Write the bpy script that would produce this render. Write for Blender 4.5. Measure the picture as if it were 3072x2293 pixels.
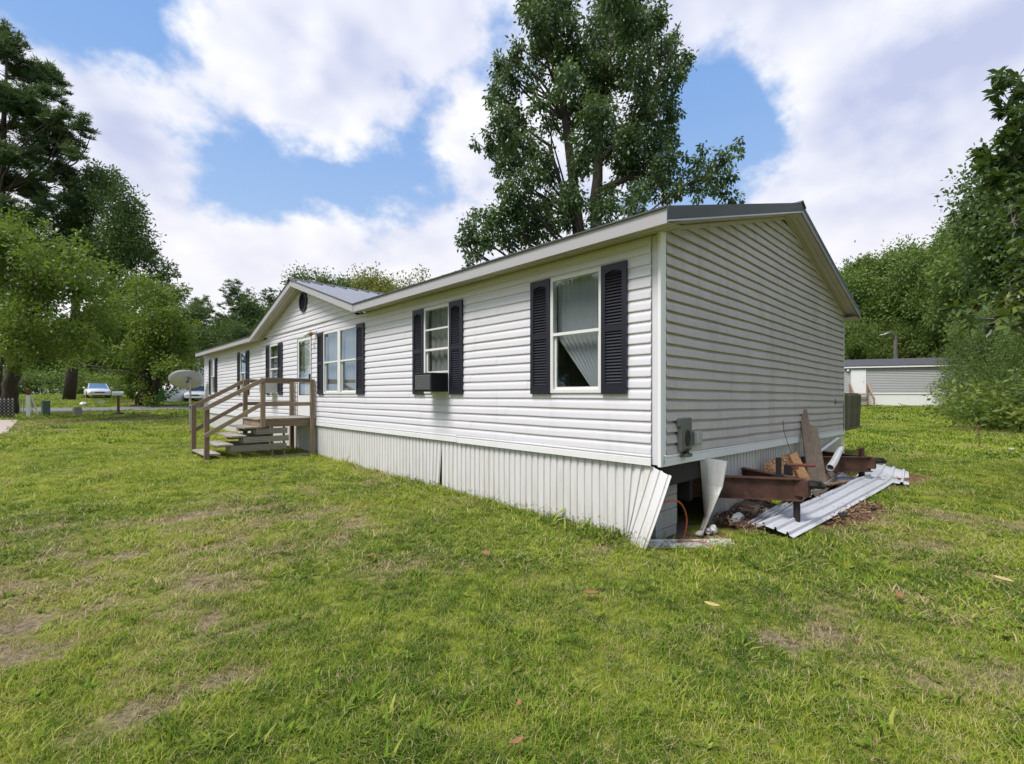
import bpy, math, random
import numpy as np
from mathutils import Vector, Matrix, Euler

for o in list(bpy.data.objects):
    bpy.data.objects.remove(o, do_unlink=True)
SC = bpy.context.scene
COL = SC.collection
rng = np.random.default_rng(7)
random.seed(7)
R = math.radians

# ------------------------------------------------------------------ camera
CX, CY, CZ, YAW, FOC, HY = -4.332, -2.4165, 1.55, R(43.56), 1423.2, 1185.4
cam = bpy.data.cameras.new('camera')
cam.sensor_width = 36.0
cam.lens = 36.0 * FOC / 3072
cam.shift_y = (HY - 1146.5) / 3072
cam.clip_start = 0.05
cam.clip_end = 2000
camo = bpy.data.objects.new('camera', cam)
COL.objects.link(camo)
camo.location = (CX, CY, CZ)
camo.rotation_euler = (R(90), 0, -YAW)
SC.camera = camo

# ------------------------------------------------------------------ exposure
SC.view_settings.view_transform = 'Standard'
SC.view_settings.look = 'None'
SC.view_settings.exposure = 0.6
SC.view_settings.gamma = 1.0
SC.cycles.max_bounces = 4
SC.cycles.diffuse_bounces = 2
SC.cycles.use_light_tree = False
SC.cycles.glossy_bounces = 2
SC.cycles.transmission_bounces = 2
SC.cycles.transparent_max_bounces = 6
SC.cycles.use_adaptive_sampling = True
SC.cycles.adaptive_threshold = 0.025
SC.cycles.caustics_reflective = False
SC.cycles.caustics_refractive = False

# ------------------------------------------------------------------ direction helpers
FW = np.array([math.sin(YAW), math.cos(YAW), 0.0])
RT = np.array([math.cos(YAW), -math.sin(YAW), 0.0])
UP = np.array([0, 0, 1.0])
CAM = np.array([CX, CY, CZ])
def ray(px, py): return FW + RT * (px - 1536) / FOC + UP * (HY - py) / FOC
def at(px, py, Z): return CAM + ray(px, py) * Z
DS = 1.3882
def atd(x, y, Z): return at(x * DS, y * DS, Z)

# ------------------------------------------------------------------ node helper
class NT:
    def __init__(s, tree): s.t = tree; s.n = tree.nodes; s.l = tree.links
    def new(s, typ, **kw):
        nd = s.n.new(typ)
        for k, v in kw.items():
            setattr(nd, k, v)
        return nd
    def put(s, sock, v):
        if isinstance(v, bpy.types.NodeSocket): s.l.new(v, sock)
        elif v is not None:
            if sock.type in ('RGBA',) and len(v) == 3: v = (*v, 1)
            sock.default_value = v
    def math(s, op, a, b=None, c=None, clamp=False):
        nd = s.new('ShaderNodeMath', operation=op, use_clamp=clamp)
        s.put(nd.inputs[0], a)
        if b is not None: s.put(nd.inputs[1], b)
        if c is not None: s.put(nd.inputs[2], c)
        return nd.outputs[0]
    def vmath(s, op, a, b=None, out=0):
        nd = s.new('ShaderNodeVectorMath', operation=op)
        s.put(nd.inputs[0], a)
        if b is not None:
            s.put(nd.inputs['Scale' if op == 'SCALE' else 1], b)
        return nd.outputs[out]
    def sstep(s, x, lo, hi):
        nd = s.new('ShaderNodeMapRange', interpolation_type='SMOOTHSTEP')
        s.put(nd.inputs[0], x); nd.inputs[1].default_value = lo; nd.inputs[2].default_value = hi
        return nd.outputs[0]
    def mix(s, f, a, b, blend='MIX'):
        nd = s.new('ShaderNodeMix', data_type='RGBA', blend_type=blend)
        s.put(nd.inputs[0], f); s.put(nd.inputs[6], a); s.put(nd.inputs[7], b)
        return nd.outputs[2]
    def noise(s, vec, scale, detail=4, rough=.55, dist=0.0, out=0):
        nd = s.new('ShaderNodeTexNoise')
        if vec is not None: s.l.new(vec, nd.inputs['Vector'])
        nd.inputs['Scale'].default_value = scale; nd.inputs['Detail'].default_value = detail
        nd.inputs['Roughness'].default_value = rough; nd.inputs['Distortion'].default_value = dist
        return nd.outputs[out]
    def ramp(s, f, stops):
        nd = s.new('ShaderNodeValToRGB')
        e = nd.color_ramp.elements
        while len(e) < len(stops): e.new(0.5)
        for i, (p, c) in enumerate(stops):
            e[i].position = p; e[i].color = (*c, 1)
        s.put(nd.inputs[0], f)
        return nd.outputs[0]
    def pos(s): return s.new('ShaderNodeNewGeometry').outputs['Position']
    def objco(s): return s.new('ShaderNodeTexCoord').outputs['Object']
    def scaled(s, vec, sc):
        return s.vmath('MULTIPLY', vec, sc)
    def attr(s, name, typ='GEOMETRY', out='Fac'):
        nd = s.new('ShaderNodeAttribute', attribute_type=typ, attribute_name=name)
        return nd.outputs[out]

# ------------------------------------------------------------------ world: sky with broken cloud
SUN_AZ_DIR = (-0.93, 0.10)         # horizontal direction towards the sun
SUN_EL = R(58)
SUN_STR = 2.9
SKY_STR = 0.10
W = bpy.data.worlds.new('World')
SC.world = W
W.use_nodes = True
W.cycles.sampling_method = 'NONE'     # an almost even sky needs no importance map
nt = NT(W.node_tree)
for n_ in list(nt.n): nt.n.remove(n_)
sky = nt.new('ShaderNodeTexSky', sky_type='NISHITA')
sky.sun_disc = False
sky.sun_elevation = SUN_EL
sky.sun_rotation = math.atan2(SUN_AZ_DIR[0], SUN_AZ_DIR[1])
sky.air_density = 1.0; sky.dust_density = 0.6; sky.ozone_density = 1.5
d = nt.new('ShaderNodeTexCoord').outputs['Generated']
sep = nt.new('ShaderNodeSeparateXYZ'); nt.l.new(d, sep.inputs[0])
zc = nt.math('ADD', nt.math('MAXIMUM', sep.outputs[2], 0.0), 0.62)
pl = nt.vmath('DIVIDE', d, None)
comb = nt.new('ShaderNodeCombineXYZ')
for i in range(3): nt.l.new(zc, comb.inputs[i])
nt.l.new(comb.outputs[0], pl.node.inputs[1])
plo = nt.vmath('ADD', pl, (3.1, 1.7, 0.4))
n_big = nt.noise(plo, 1.9, 0, .5, .0)
n_det = nt.noise(plo, 4.6, 7, .58, .0)
n_lit = nt.noise(nt.vmath('ADD', plo, (-.045, .02, .03)), 4.6, 3, .58, .0)
dens = nt.math('ADD', nt.math('MULTIPLY', n_big, .36), nt.math('MULTIPLY', n_det, .64))
# broad clear and cloudy regions of this particular sky (directions, sharpness, amount)
def skydir(x, y):
    v = ray(x * DS, y * DS); return tuple(v / np.linalg.norm(v))
for (x, y, k, a) in [(450, 365, 150, -.18), (620, 410, 150, -.19), (780, 425, 130, -.20), (900, 380, 200, -.14),
                     (1550, 180, 130, -.20), (1650, 250, 120, -.20), (1560, 330, 200, -.12),
                     (270, 30, 130, -.18), (1080, 40, 300, -.12), (810, 210, 400, -.10),
                     (560, 170, 50, .12), (900, 190, 60, .09), (1690, 430, 90, .10), (1640, 130, 420, .12),
                     (2000, 300, 9, .13), (240, 260, 70, .16), (420, 560, 45, .16), (560, 575, 110, .17), (700, 570, 160, .12), (920, 530, 130, .17)]:
    dp = nt.vmath('DOT_PRODUCT', d, skydir(x, y), out=1)
    g = nt.math('EXPONENT', nt.math('MULTIPLY_ADD', dp, float(k), -float(k)))
    dens = nt.math('MULTIPLY_ADD', g, float(a), dens)
cover = nt.sstep(dens, .445, .560)
thick = nt.sstep(dens, .50, .72)
lit = nt.math('SUBTRACT', n_lit, n_det)
sh = nt.math('ADD', nt.math('MULTIPLY', thick, .42), nt.math('MULTIPLY_ADD', lit, 2.6, .30), clamp=True)
cl = nt.mix(sh, (.95, .95, .98), (.50, .55, .76))
lowwhite = nt.sstep(sep.outputs[2], .45, .12)
cl = nt.mix(nt.math('MULTIPLY', lowwhite, .80), cl, (.93, .91, .92))
blue = nt.mix(nt.sstep(sep.outputs[2], .64, .10), (.22, .42, .83), (.47, .64, .90))
skyc = nt.vmath('SCALE', sky.outputs[0], SKY_STR)
clear = nt.mix(.80, skyc, blue)
lp = nt.mix(cover, clear, cl)
bg = nt.new('ShaderNodeBackground'); nt.l.new(lp, bg.inputs[0]); bg.inputs[1].default_value = 0.74
wo = nt.new('ShaderNodeOutputWorld'); nt.l.new(bg.outputs[0], wo.inputs[0])

# ------------------------------------------------------------------ sun (veiled by cloud)
sl = bpy.data.lights.new('sun', 'SUN')
sl.energy = SUN_STR; sl.angle = R(22); sl.color = (1.0, .955, .88)
so = bpy.data.objects.new('sun', sl); COL.objects.link(so)
_h = Vector((SUN_AZ_DIR[0], SUN_AZ_DIR[1], 0)).normalized() * math.cos(SUN_EL)
so.rotation_euler = Vector((-_h.x, -_h.y, -math.sin(SUN_EL))).to_track_quat('-Z', 'Y').to_euler()
so.location = (-20, 10, 40)

# ================================================================== materials
MATS = {}
def material(name):
    m = bpy.data.materials.new(name); m.use_nodes = True
    t = NT(m.node_tree)
    bsdf = m.node_tree.nodes['Principled BSDF']
    MATS[name] = m
    return m, t, bsdf
def bump(t, b, h, strength=.3, dist=.01):
    bn = t.new('ShaderNodeBump'); bn.inputs['Strength'].default_value = strength; bn.inputs['Distance'].default_value = dist
    t.put(bn.inputs['Height'], h); t.l.new(bn.outputs[0], b.inputs['Normal'])
def plain(name, c, rough=.6, var=.12, scale=6.0, metal=0.0, bmp=0.0, bscale=60, spec=.5, stretch=None):
    m, t, b = material(name)
    p = t.pos()
    if stretch: p = t.scaled(p, stretch)
    n1 = t.noise(p, scale, 5, .6)
    f = t.math('MULTIPLY_ADD', n1, var * 2, 1 - var)
    col = t.vmath('SCALE', tuple(c), 1.0); t.l.new(f, col.node.inputs['Scale'])
    t.l.new(col, b.inputs['Base Color'])
    b.inputs['Roughness'].default_value = rough; b.inputs['Metallic'].default_value = metal
    b.inputs['Specular IOR Level'].default_value = spec
    if bmp: bump(t, b, t.noise(p, bscale, 4, .6), bmp, .004)
    return m

def vinyl(name, c, dirt, dirtamt, lo=.5):
    m, t, b = material(name)
    p = t.pos()
    n1 = t.noise(t.scaled(p, (1.2, 1.2, .35)), 2.2, 5, .62)
    n2 = t.noise(t.scaled(p, (1, 1, .08)), 14, 4, .6)
    f = t.math('MULTIPLY', t.sstep(t.math('ADD', t.math('MULTIPLY', n1, .65), t.math('MULTIPLY', n2, .35)), lo, .78), dirtamt)
    t.l.new(t.mix(f, c, dirt), b.inputs['Base Color'])
    b.inputs['Roughness'].default_value = .42
    b.inputs['Specular IOR Level'].default_value = .35
    bump(t, b, t.noise(p, 90, 2, .5), .06, .003)
    return m
vinyl('vinyl_white', (.69, .665, .71), (.50, .49, .47), .5)
vinyl('vinyl_gable_shaded', (.52, .467, .457), (.33, .29, .265), .8, .42)  # same white siding, base colour darkened and warmed for the shaded gable side
vinyl('fascia_gray', (.41, .395, .415), (.40, .39, .37), .4)
vinyl('vinyl_trim', (.80, .79, .80), (.6, .58, .54), .35)
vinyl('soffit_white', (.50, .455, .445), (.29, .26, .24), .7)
vinyl('neighbor_siding', (.42, .43, .43), (.34, .34, .33), .5)
vinyl('white_paint', (.80, .80, .82), (.62, .61, .58), .35)

def skirt_mat(name, base, grime):
    m, t, b = material(name)
    p = t.pos()
    sp = t.new('ShaderNodeSeparateXYZ'); t.l.new(p, sp.inputs[0])
    low = t.sstep(sp.outputs[2], .75, .05)
    st = t.noise(t.scaled(p, (1, 1, .12)), 9, 6, .65)
    sp2 = t.noise(p, 26, 5, .7)
    f = t.math('MULTIPLY', t.sstep(t.math('ADD', st, t.math('MULTIPLY', low, .16)), .50, .78), .55)
    c1 = t.mix(f, base, grime)
    g = t.math('MULTIPLY', t.sstep(t.math('ADD', sp2, t.math('MULTIPLY', t.sstep(sp.outputs[2], .30, .06), .22)), .66, .80), .75)
    c2 = t.mix(g, c1, (.14, .15, .075))
    t.l.new(c2, b.inputs['Base Color'])
    b.inputs['Roughness'].default_value = .38
    return m
skirt_mat('skirting', (.70, .68, .675), (.53, .50, .43))
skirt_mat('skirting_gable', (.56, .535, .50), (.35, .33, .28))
skirt_mat('neighbor_skirt', (.78, .78, .78), (.62, .63, .58))

plain('shutter_black', (.012, .012, .022), .42, .2, 8)
plain('roof_metal', (.30, .30, .335), .38, .10, 3, .55)
plain('roof_trim_dark', (.085, .086, .092), .42, .2, 5, .2)
plain('drip_edge', (.62, .62, .66), .3, .1, 5, .6)
plain('shingle_dark', (.075, .072, .085), .9, .3, 3, 0, .4, 30)
plain('window_frame', (.72, .71, .70), .45, .08, 4)
plain('alu_gray', (.42, .41, .40), .45, .12, 9, .3)
plain('concrete_block', (.32, .315, .29), .92, .18, 14, 0, .5, 160)
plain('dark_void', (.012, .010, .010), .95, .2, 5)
plain('dark_steel', (.020, .016, .015), .75, .3, 8)
plain('curtain', (.46, .445, .42), .95, .12, 3)
plain('plastic_sheet', (.50, .51, .54), .5, .15, 3)
plain('interior', (.30, .285, .27), .95, .15, 2)
plain('ac_black', (.010, .010, .013), .7, .2, 8, 0, 0, 60, .2)
plain('ac_gray', (.12, .12, .125), .55, .25, 30)
plain('ac_white', (.62, .61, .57), .55, .1, 8)
plain('galv', (.33, .34, .335), .5, .25, 14, .5)
plain('meter_gray', (.13, .14, .125), .6, .35, 16, .2)
plain('red_rust', (.20, .065, .045), .8, .3, 20)
plain('hose_orange', (.42, .085, .035), .5, .12, 20)
plain('black_plastic', (.012, .012, .014), .55, .2, 10)
plain('lime_plastic', (.42, .62, .02), .5, .1, 20)
plain('stone', (.42, .39, .36), .9, .25, 20, 0, .5, 90)
plain('white_plastic', (.66, .65, .63), .45, .12, 10)
plain('clear_plastic', (.45, .45, .46), .3, .2, 20)
plain('asphalt', (.175, .172, .185), .95, .14, 3, 0, .4, 60)
plain('driveway', (.42, .36, .31), .95, .2, 5, 0, .5, 50)
plain('utility_green', (.085, .125, .115), .6, .1, 8)
plain('utility_tan', (.27, .255, .235), .7, .1, 8)
plain('bin_green', (.012, .19, .075), .5, .1, 8)
plain('dish_gray', (.44, .43, .49), .45, .06, 5)
plain('car_white', (.76, .76, .78), .25, .03, 3, 0, 0, 60, .6)
plain('tyre', (.015, .015, .016), .85, .1, 20)
plain('chrome', (.45, .45, .47), .25, .1, 10, .8)
plain('headlight', (.55, .57, .62), .12, .05, 10)
plain('windshield_reflection_blue', (.13, .24, .38), .3, .5, 5)  # bluish sky reflection put into the windshield colour
plain('car_glass', (.02, .03, .035), .08, .1, 5, 0, 0, 60, .8)
plain('rusty_post', (.16, .085, .05), .9, .3, 14)
plain('lamp_glass', (.75, .75, .72), .35, .05, 10)
plain('bulb_brown', (.30, .19, .09), .35, .2, 30)

def wood(name, c1, c2, axis='X', rough=.85, s=1.0):
    m, t, b = material(name)
    p = t.objco()
    st = {'X': (.6, 9, 9), 'Y': (9, .6, 9), 'Z': (9, 9, .6)}[axis]
    n1 = t.noise(t.scaled(p, st), 3.5 * s, 6, .65, .4)
    n2 = t.noise(p, 1.3, 3, .6)
    n3 = t.noise(t.scaled(p, st), 16 * s, 3, .6)
    f = t.math('ADD', t.math('MULTIPLY', n1, .6), t.math('MULTIPLY', n2, .4))
    ran = t.new('ShaderNodeObjectInfo').outputs['Random']
    f = t.math('ADD', f, t.math('MULTIPLY', t.math('SUBTRACT', ran, .5), .22))
    col = t.mix(t.sstep(f, .32, .70), c1, c2)
    col = t.mix(t.math('MULTIPLY', t.sstep(n3, .60, .72), .5), col, tuple(x * .45 for x in c1))
    t.l.new(col, b.inputs['Base Color'])
    b.inputs['Roughness'].default_value = rough
    b.inputs['Specular IOR Level'].default_value = .25
    bump(t, b, n3, .35, .004)
    return m
for ax in 'XYZ':
    wood('deck_wood_' + ax, (.18, .125, .085), (.37, .275, .195), ax)
    wood('tread_wood_' + ax, (.21, .185, .155), (.42, .375, .32), ax)
wood('plank_gray', (.105, .078, .058), (.24, .185, .14), 'Z')
wood('plank_brown', (.22, .11, .05), (.42, .24, .12), 'Z')
wood('scrap_wood', (.12, .09, .07), (.30, .25, .20), 'X')
wood('mossy_board', (.085, .078, .045), (.20, .185, .12), 'Z')
wood('neighbor_wood', (.24, .165, .12), (.36, .26, .20), 'Z')

def rust(name):
    m, t, b = material(name)
    p = t.pos()
    n1 = t.noise(p, 5, 8, .7)
    n2 = t.noise(p, 40, 5, .75)
    c = t.ramp(n1, [(.25, (.035, .015, .011)), (.5, (.095, .042, .028)), (.75, (.16, .078, .048))])
    fl = t.math('MULTIPLY', t.sstep(n2, .60, .68), t.sstep(t.noise(p, 3.2, 2, .5), .48, .58))
    c = t.mix(t.math('MULTIPLY', fl, .6), c, (.40, .28, .22))
    t.l.new(c, b.inputs['Base Color']); b.inputs['Roughness'].default_value = .72; b.inputs['Metallic'].default_value = .15
    bump(t, b, n2, .4, .004)
rust('rust')
def osb():
    m, t, b = material('osb')
    p = t.pos()
    v = t.new('ShaderNodeTexVoronoi'); v.inputs['Scale'].default_value = 34
    t.l.new(t.scaled(p, (1, 1, 1.8)), v.inputs['Vector'])
    sepc = t.new('ShaderNodeSeparateColor'); t.l.new(v.outputs['Color'], sepc.inputs[0])
    c = t.ramp(sepc.outputs[0], [(0, (.13, .058, .022)), (.5, (.30, .16, .07)), (1, (.50, .33, .18))])
    n = t.noise(p, 7, 5, .6)
    c = t.mix(t.math('MULTIPLY', t.sstep(n, .5, .72), .6), c, (.10, .045, .02))
    t.l.new(c, b.inputs['Base Color']); b.inputs['Roughness'].default_value = .9
osb()
def dirty_sheet():
    m, t, b = material('sheet_metal')
    p = t.pos()
    n = t.noise(t.scaled(p, (.8, 5, 5)), 4, 7, .7)
    n2 = t.noise(p, 13, 6, .7)
    c = t.mix(t.math('MULTIPLY', t.sstep(n, .52, .70), .55), (.58, .58, .60), (.33, .32, .32))
    c = t.mix(t.sstep(n2, .66, .74), c, (.16, .075, .04))
    t.l.new(c, b.inputs['Base Color']); b.inputs['Roughness'].default_value = .38
dirty_sheet()
def glass(name, tint, fac=.12):
    m, t, b = material(name)
    t.n.remove(b)
    out = t.n['Material Output']
    tr = t.new('ShaderNodeBsdfTransparent'); tr.inputs[0].default_value = (*tint, 1)
    gl = t.new('ShaderNodeBsdfGlossy'); gl.inputs['Roughness'].default_value = .02; gl.inputs[0].default_value = (.9, .93, .95, 1)
    lw = t.new('ShaderNodeLayerWeight'); lw.inputs[0].default_value = .5
    f = t.math('ADD', t.math('MULTIPLY', t.math('POWER', lw.outputs['Facing'], 4.0), .9), fac, clamp=True)
    mx = t.new('ShaderNodeMixShader'); t.l.new(f, mx.inputs[0]); t.l.new(tr.outputs[0], mx.inputs[1]); t.l.new(gl.outputs[0], mx.inputs[2])
    t.l.new(mx.outputs[0], out.inputs[0])
    return m
glass('glass', (.86, .88, .88), .10)

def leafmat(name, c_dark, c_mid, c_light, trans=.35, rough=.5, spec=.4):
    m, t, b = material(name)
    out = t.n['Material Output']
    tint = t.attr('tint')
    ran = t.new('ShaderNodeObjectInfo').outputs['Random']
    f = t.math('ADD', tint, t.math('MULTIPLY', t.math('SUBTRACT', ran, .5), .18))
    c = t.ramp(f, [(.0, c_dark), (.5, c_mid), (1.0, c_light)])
    t.l.new(c, b.inputs['Base Color']); b.inputs['Roughness'].default_value = rough
    b.inputs['Specular IOR Level'].default_value = spec
    tl = t.new('ShaderNodeBsdfTranslucent')
    t.l.new(t.mix(.5, c, (.20, .30, .03)), tl.inputs[0])
    mx = t.new('ShaderNodeMixShader'); mx.inputs[0].default_value = trans
    t.l.new(b.outputs[0], mx.inputs[1]); t.l.new(tl.outputs[0], mx.inputs[2]); t.l.new(mx.outputs[0], out.inputs[0])
    return m
leafmat('leaf_tall', (.022, .050, .020), (.060, .115, .038), (.135, .190, .068), .30, .42, .4)
leafmat('leaf_oak', (.055, .095, .014), (.145, .215, .028), (.265, .320, .055), .42)
leafmat('leaf_oak_dark', (.036, .072, .024), (.085, .145, .040), (.155, .215, .064), .34)
leafmat('leaf_forest', (.065, .115, .026), (.140, .215, .048), (.235, .300, .075), .40)
leafmat('leaf_pine', (.030, .066, .034), (.070, .125, .048), (.125, .185, .070), .25)
leafmat('leaf_cedar', (.070, .120, .026), (.140, .210, .050), (.22, .28, .085), .38)
leafmat('leaf_yellow', (.10, .13, .02), (.20, .20, .04), (.30, .27, .07), .45)
leafmat('leaf_bush', (.065, .115, .018), (.130, .195, .032), (.26, .28, .065), .40)
leafmat('leaf_magnolia', (.025, .060, .020), (.070, .120, .032), (.20, .21, .045), .22, .28, .5)
def bark(name, c1, c2):
    m, t, b = material(name)
    p = t.pos()
    n = t.noise(t.scaled(p, (6, 6, 1.2)), 3, 7, .7)
    t.l.new(t.mix(t.sstep(n, .35, .7), c1, c2), b.inputs['Base Color']); b.inputs['Roughness'].default_value = .95
    bump(t, b, n, .8, .03)
bark('bark_dark', (.030, .022, .018), (.075, .058, .045))
bark('bark_gray', (.085, .075, .065), (.19, .17, .15))
plain('dead_leaf', (.26, .13, .055), .7, .25, 40)
plain('dead_leaf_pale', (.52, .40, .17), .7, .2, 40)

# ================================================================== mesh helpers
WL = {}          # world location of every object
def link(o, parent=None, loc=(0, 0, 0), local=False):
    COL.objects.link(o)
    o.location = loc
    if parent is not None:
        o.parent = parent
        if not local:
            pw = WL[parent.name]
            o.matrix_parent_inverse = Matrix.Translation((-pw[0], -pw[1], -pw[2]))
    WL[o.name] = tuple(loc)
    return o
def empty(name, loc=(0, 0, 0), rz=0.0):
    o = bpy.data.objects.new(name, None); o.empty_display_size = .2
    link(o, None, loc); o.rotation_euler = (0, 0, rz)
    return o
def tag(o, label=None, cat=None, group=None, kind=None):
    if label: o['label'] = label
    if cat: o['category'] = cat
    if group: o['group'] = group
    if kind: o['kind'] = kind
    return o
class MB:
    def __init__(s): s.v = []; s.f = []
    def add(s, vs, fs):
        k = len(s.v); s.v += [tuple(map(float, v)) for v in vs]; s.f += [tuple(i + k for i in f) for f in fs]; return s
    def box(s, a, b, bev=0.0):
        x0, y0, z0 = [min(p, q) for p, q in zip(a, b)]; x1, y1, z1 = [max(p, q) for p, q in zip(a, b)]
        return s.add([(x0, y0, z0), (x1, y0, z0), (x1, y1, z0), (x0, y1, z0), (x0, y0, z1), (x1, y0, z1), (x1, y1, z1), (x0, y1, z1)],
                     [(0, 3, 2, 1), (4, 5, 6, 7), (0, 1, 5, 4), (1, 2, 6, 5), (2, 3, 7, 6), (3, 0, 4, 7)])
    def bar(s, p, q, w, h, up=(0, 0, 1), ends=None):
        """rectangular bar from p to q, w across, h along up"""
        p = np.array(p, float); q = np.array(q, float); dd = q - p; dd /= np.linalg.norm(dd)
        u = np.array(up, float); sd = np.cross(dd, u); sd /= np.linalg.norm(sd); u = np.cross(sd, dd)
        vs = []
        for c in (p, q):
            for a, b in ((-1, -1), (1, -1), (1, 1), (-1, 1)):
                vs.append(c + sd * a * w / 2 + u * b * h / 2)
        return s.add(vs, [(0, 1, 2, 3), (7, 6, 5, 4), (0, 4, 5, 1), (1, 5, 6, 2), (2, 6, 7, 3), (3, 7, 4, 0)])
    def tube(s, pts, rad, n=8, caps=True):
        pts = [np.array(p, float) for p in pts]
        if not hasattr(rad, '__len__'): rad = [rad] * len(pts)
        k0 = len(s.v); prev = None; vs = []; fs = []
        for i, p in enumerate(pts):
            t = pts[min(i + 1, len(pts) - 1)] - pts[max(i - 1, 0)]
            t = t / (np.linalg.norm(t) + 1e-9)
            if prev is None:
                a = np.cross(t, (0, 0, 1.0))
                if np.linalg.norm(a) < 1e-3: a = np.cross(t, (1.0, 0, 0))
            else:
                a = prev - t * (prev @ t)
            a = a / (np.linalg.norm(a) + 1e-9); prev = a; b = np.cross(t, a)
            for j in range(n):
                th = 2 * math.pi * j / n
                vs.append(p + rad[i] * (a * math.cos(th) + b * math.sin(th)))
        for i in range(len(pts) - 1):
            for j in range(n):
                fs.append((i * n + j, i * n + (j + 1) % n, (i + 1) * n + (j + 1) % n, (i + 1) * n + j))
        if caps:
            fs.append(tuple(range(n - 1, -1, -1))); fs.append(tuple((len(pts) - 1) * n + j for j in range(n)))
        return s.add(vs, fs)
    def prism(s, poly, h0, h1, fn):
        """poly: 2D points; fn(u,v,h)->xyz"""
        n = len(poly)
        vs = [fn(u, v, h0) for u, v in poly] + [fn(u, v, h1) for u, v in poly]
        fs = [tuple(range(n))[::-1], tuple(range(n, 2 * n))] + [(i, (i + 1) % n, n + (i + 1) % n, n + i) for i in range(n)]
        return s.add(vs, fs)
    def grid(s, P):
        """P: (m,n,3) array of points"""
        m, n = len(P), len(P[0])
        vs = [P[i][j] for i in range(m) for j in range(n)]
        fs = [(i * n + j, i * n + j + 1, (i + 1) * n + j + 1, (i + 1) * n + j) for i in range(m - 1) for j in range(n - 1)]
        return s.add(vs, fs)
    def blob(s, c, r, seed=0, n=8, m=6, rough=.25):
        g = np.random.default_rng(seed); vs = []; fs = []
        r = np.array(r if hasattr(r, '__len__') else (r, r, r), float)
        for i in range(m + 1):
            for j in range(n):
                th = math.pi * i / m; ph = 2 * math.pi * j / n
                k = 1 + (g.random() - .5) * 2 * rough if 0 < i < m else 1 + rough * .2
                vs.append(np.array(c) + r * k * np.array([math.sin(th) * math.cos(ph), math.sin(th) * math.sin(ph), math.cos(th)]))
        for i in range(m):
            for j in range(n):
                fs.append((i * n + j, (i + 1) * n + j, (i + 1) * n + (j + 1) % n, i * n + (j + 1) % n))
        return s.add(vs, fs)
    def mesh(s, name, mat, smooth=False, off=(0, 0, 0)):
        me = bpy.data.meshes.new(name)
        vs = s.v if off == (0, 0, 0) else [(a - off[0], b - off[1], c - off[2]) for a, b, c in s.v]
        me.from_pydata(vs, [], s.f); me.update()
        if mat: me.materials.append(MATS[mat])
        if smooth: me.polygons.foreach_set('use_smooth', [True] * len(me.polygons))
        return me
def part(name, mb, mat, parent=None, smooth=False, local=False, bevel=0.0, solid=0.0, auto=None):
    """mesh object; origin moved to its own base centre"""
    if local:
        off = (0, 0, 0)
    else:
        A = np.array(mb.v); lo = A.min(0); hi = A.max(0)
        off = (float((lo[0] + hi[0]) / 2), float((lo[1] + hi[1]) / 2), float(lo[2]))
    o = bpy.data.objects.new(name, mb.mesh(name, mat, smooth, off))
    link(o, parent, off, local)
    if solid:
        md = o.modifiers.new('solid', 'SOLIDIFY'); md.thickness = solid; md.offset = 0
    if bevel:
        md = o.modifiers.new('bevel', 'BEVEL'); md.width = bevel; md.segments = 2; md.limit_method = 'ANGLE'
    return o
def thing(name, mb, mat, label, cat, group=None, kind=None, **kw):
    return tag(part(name, mb, mat, None, **kw), label, cat, group, kind)
def copy_tree(o, parent=None):
    c = o.copy(); COL.objects.link(c)
    if parent is not None: c.parent = parent
    WL[c.name] = WL[o.name]
    for ch in list(o.children): copy_tree(ch, c)
    return c
def fast_mesh(name, V, loops, nper, mat, attrs=None, smooth=False):
    """V (n,3); loops flat int array; nper verts per polygon"""
    me = bpy.data.meshes.new(name)
    V = np.asarray(V, np.float32); loops = np.asarray(loops, np.int32)
    np_ = len(loops) // nper
    me.vertices.add(len(V)); me.vertices.foreach_set('co', V.ravel())
    me.loops.add(len(loops)); me.loops.foreach_set('vertex_index', loops)
    me.polygons.add(np_)
    me.polygons.foreach_set('loop_start', np.arange(0, len(loops), nper, dtype=np.int32))
    if smooth: me.polygons.foreach_set('use_smooth', np.ones(np_, bool))
    for k, a in (attrs or {}).items():
        at_ = me.attributes.new(k, 'FLOAT', 'POINT'); at_.data.foreach_set('value', np.asarray(a, np.float32))
    me.update(calc_edges=True); me.validate()
    if mat: me.materials.append(MATS[mat])
    return me

# ================================================================== value noise (numpy)
_P = np.random.default_rng(3).random((256, 256))
def vnoise(x, y):
    xi = np.floor(x).astype(int); yi = np.floor(y).astype(int); fx = x - xi; fy = y - yi
    fx = fx * fx * (3 - 2 * fx); fy = fy * fy * (3 - 2 * fy)
    a = _P[xi % 256, yi % 256]; b = _P[(xi + 1) % 256, yi % 256]; c = _P[xi % 256, (yi + 1) % 256]; e = _P[(xi + 1) % 256, (yi + 1) % 256]
    return (a * (1 - fx) + b * fx) * (1 - fy) + (c * (1 - fx) + e * fx) * fy
def fbm(x, y, o=4):
    s = 0; a = .5; n = 0
    for i in range(o):
        s = s + a * vnoise(x * 2 ** i + 17.3 * i, y * 2 ** i + 5.1 * i); n += a; a *= .55
    return s / n

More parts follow.
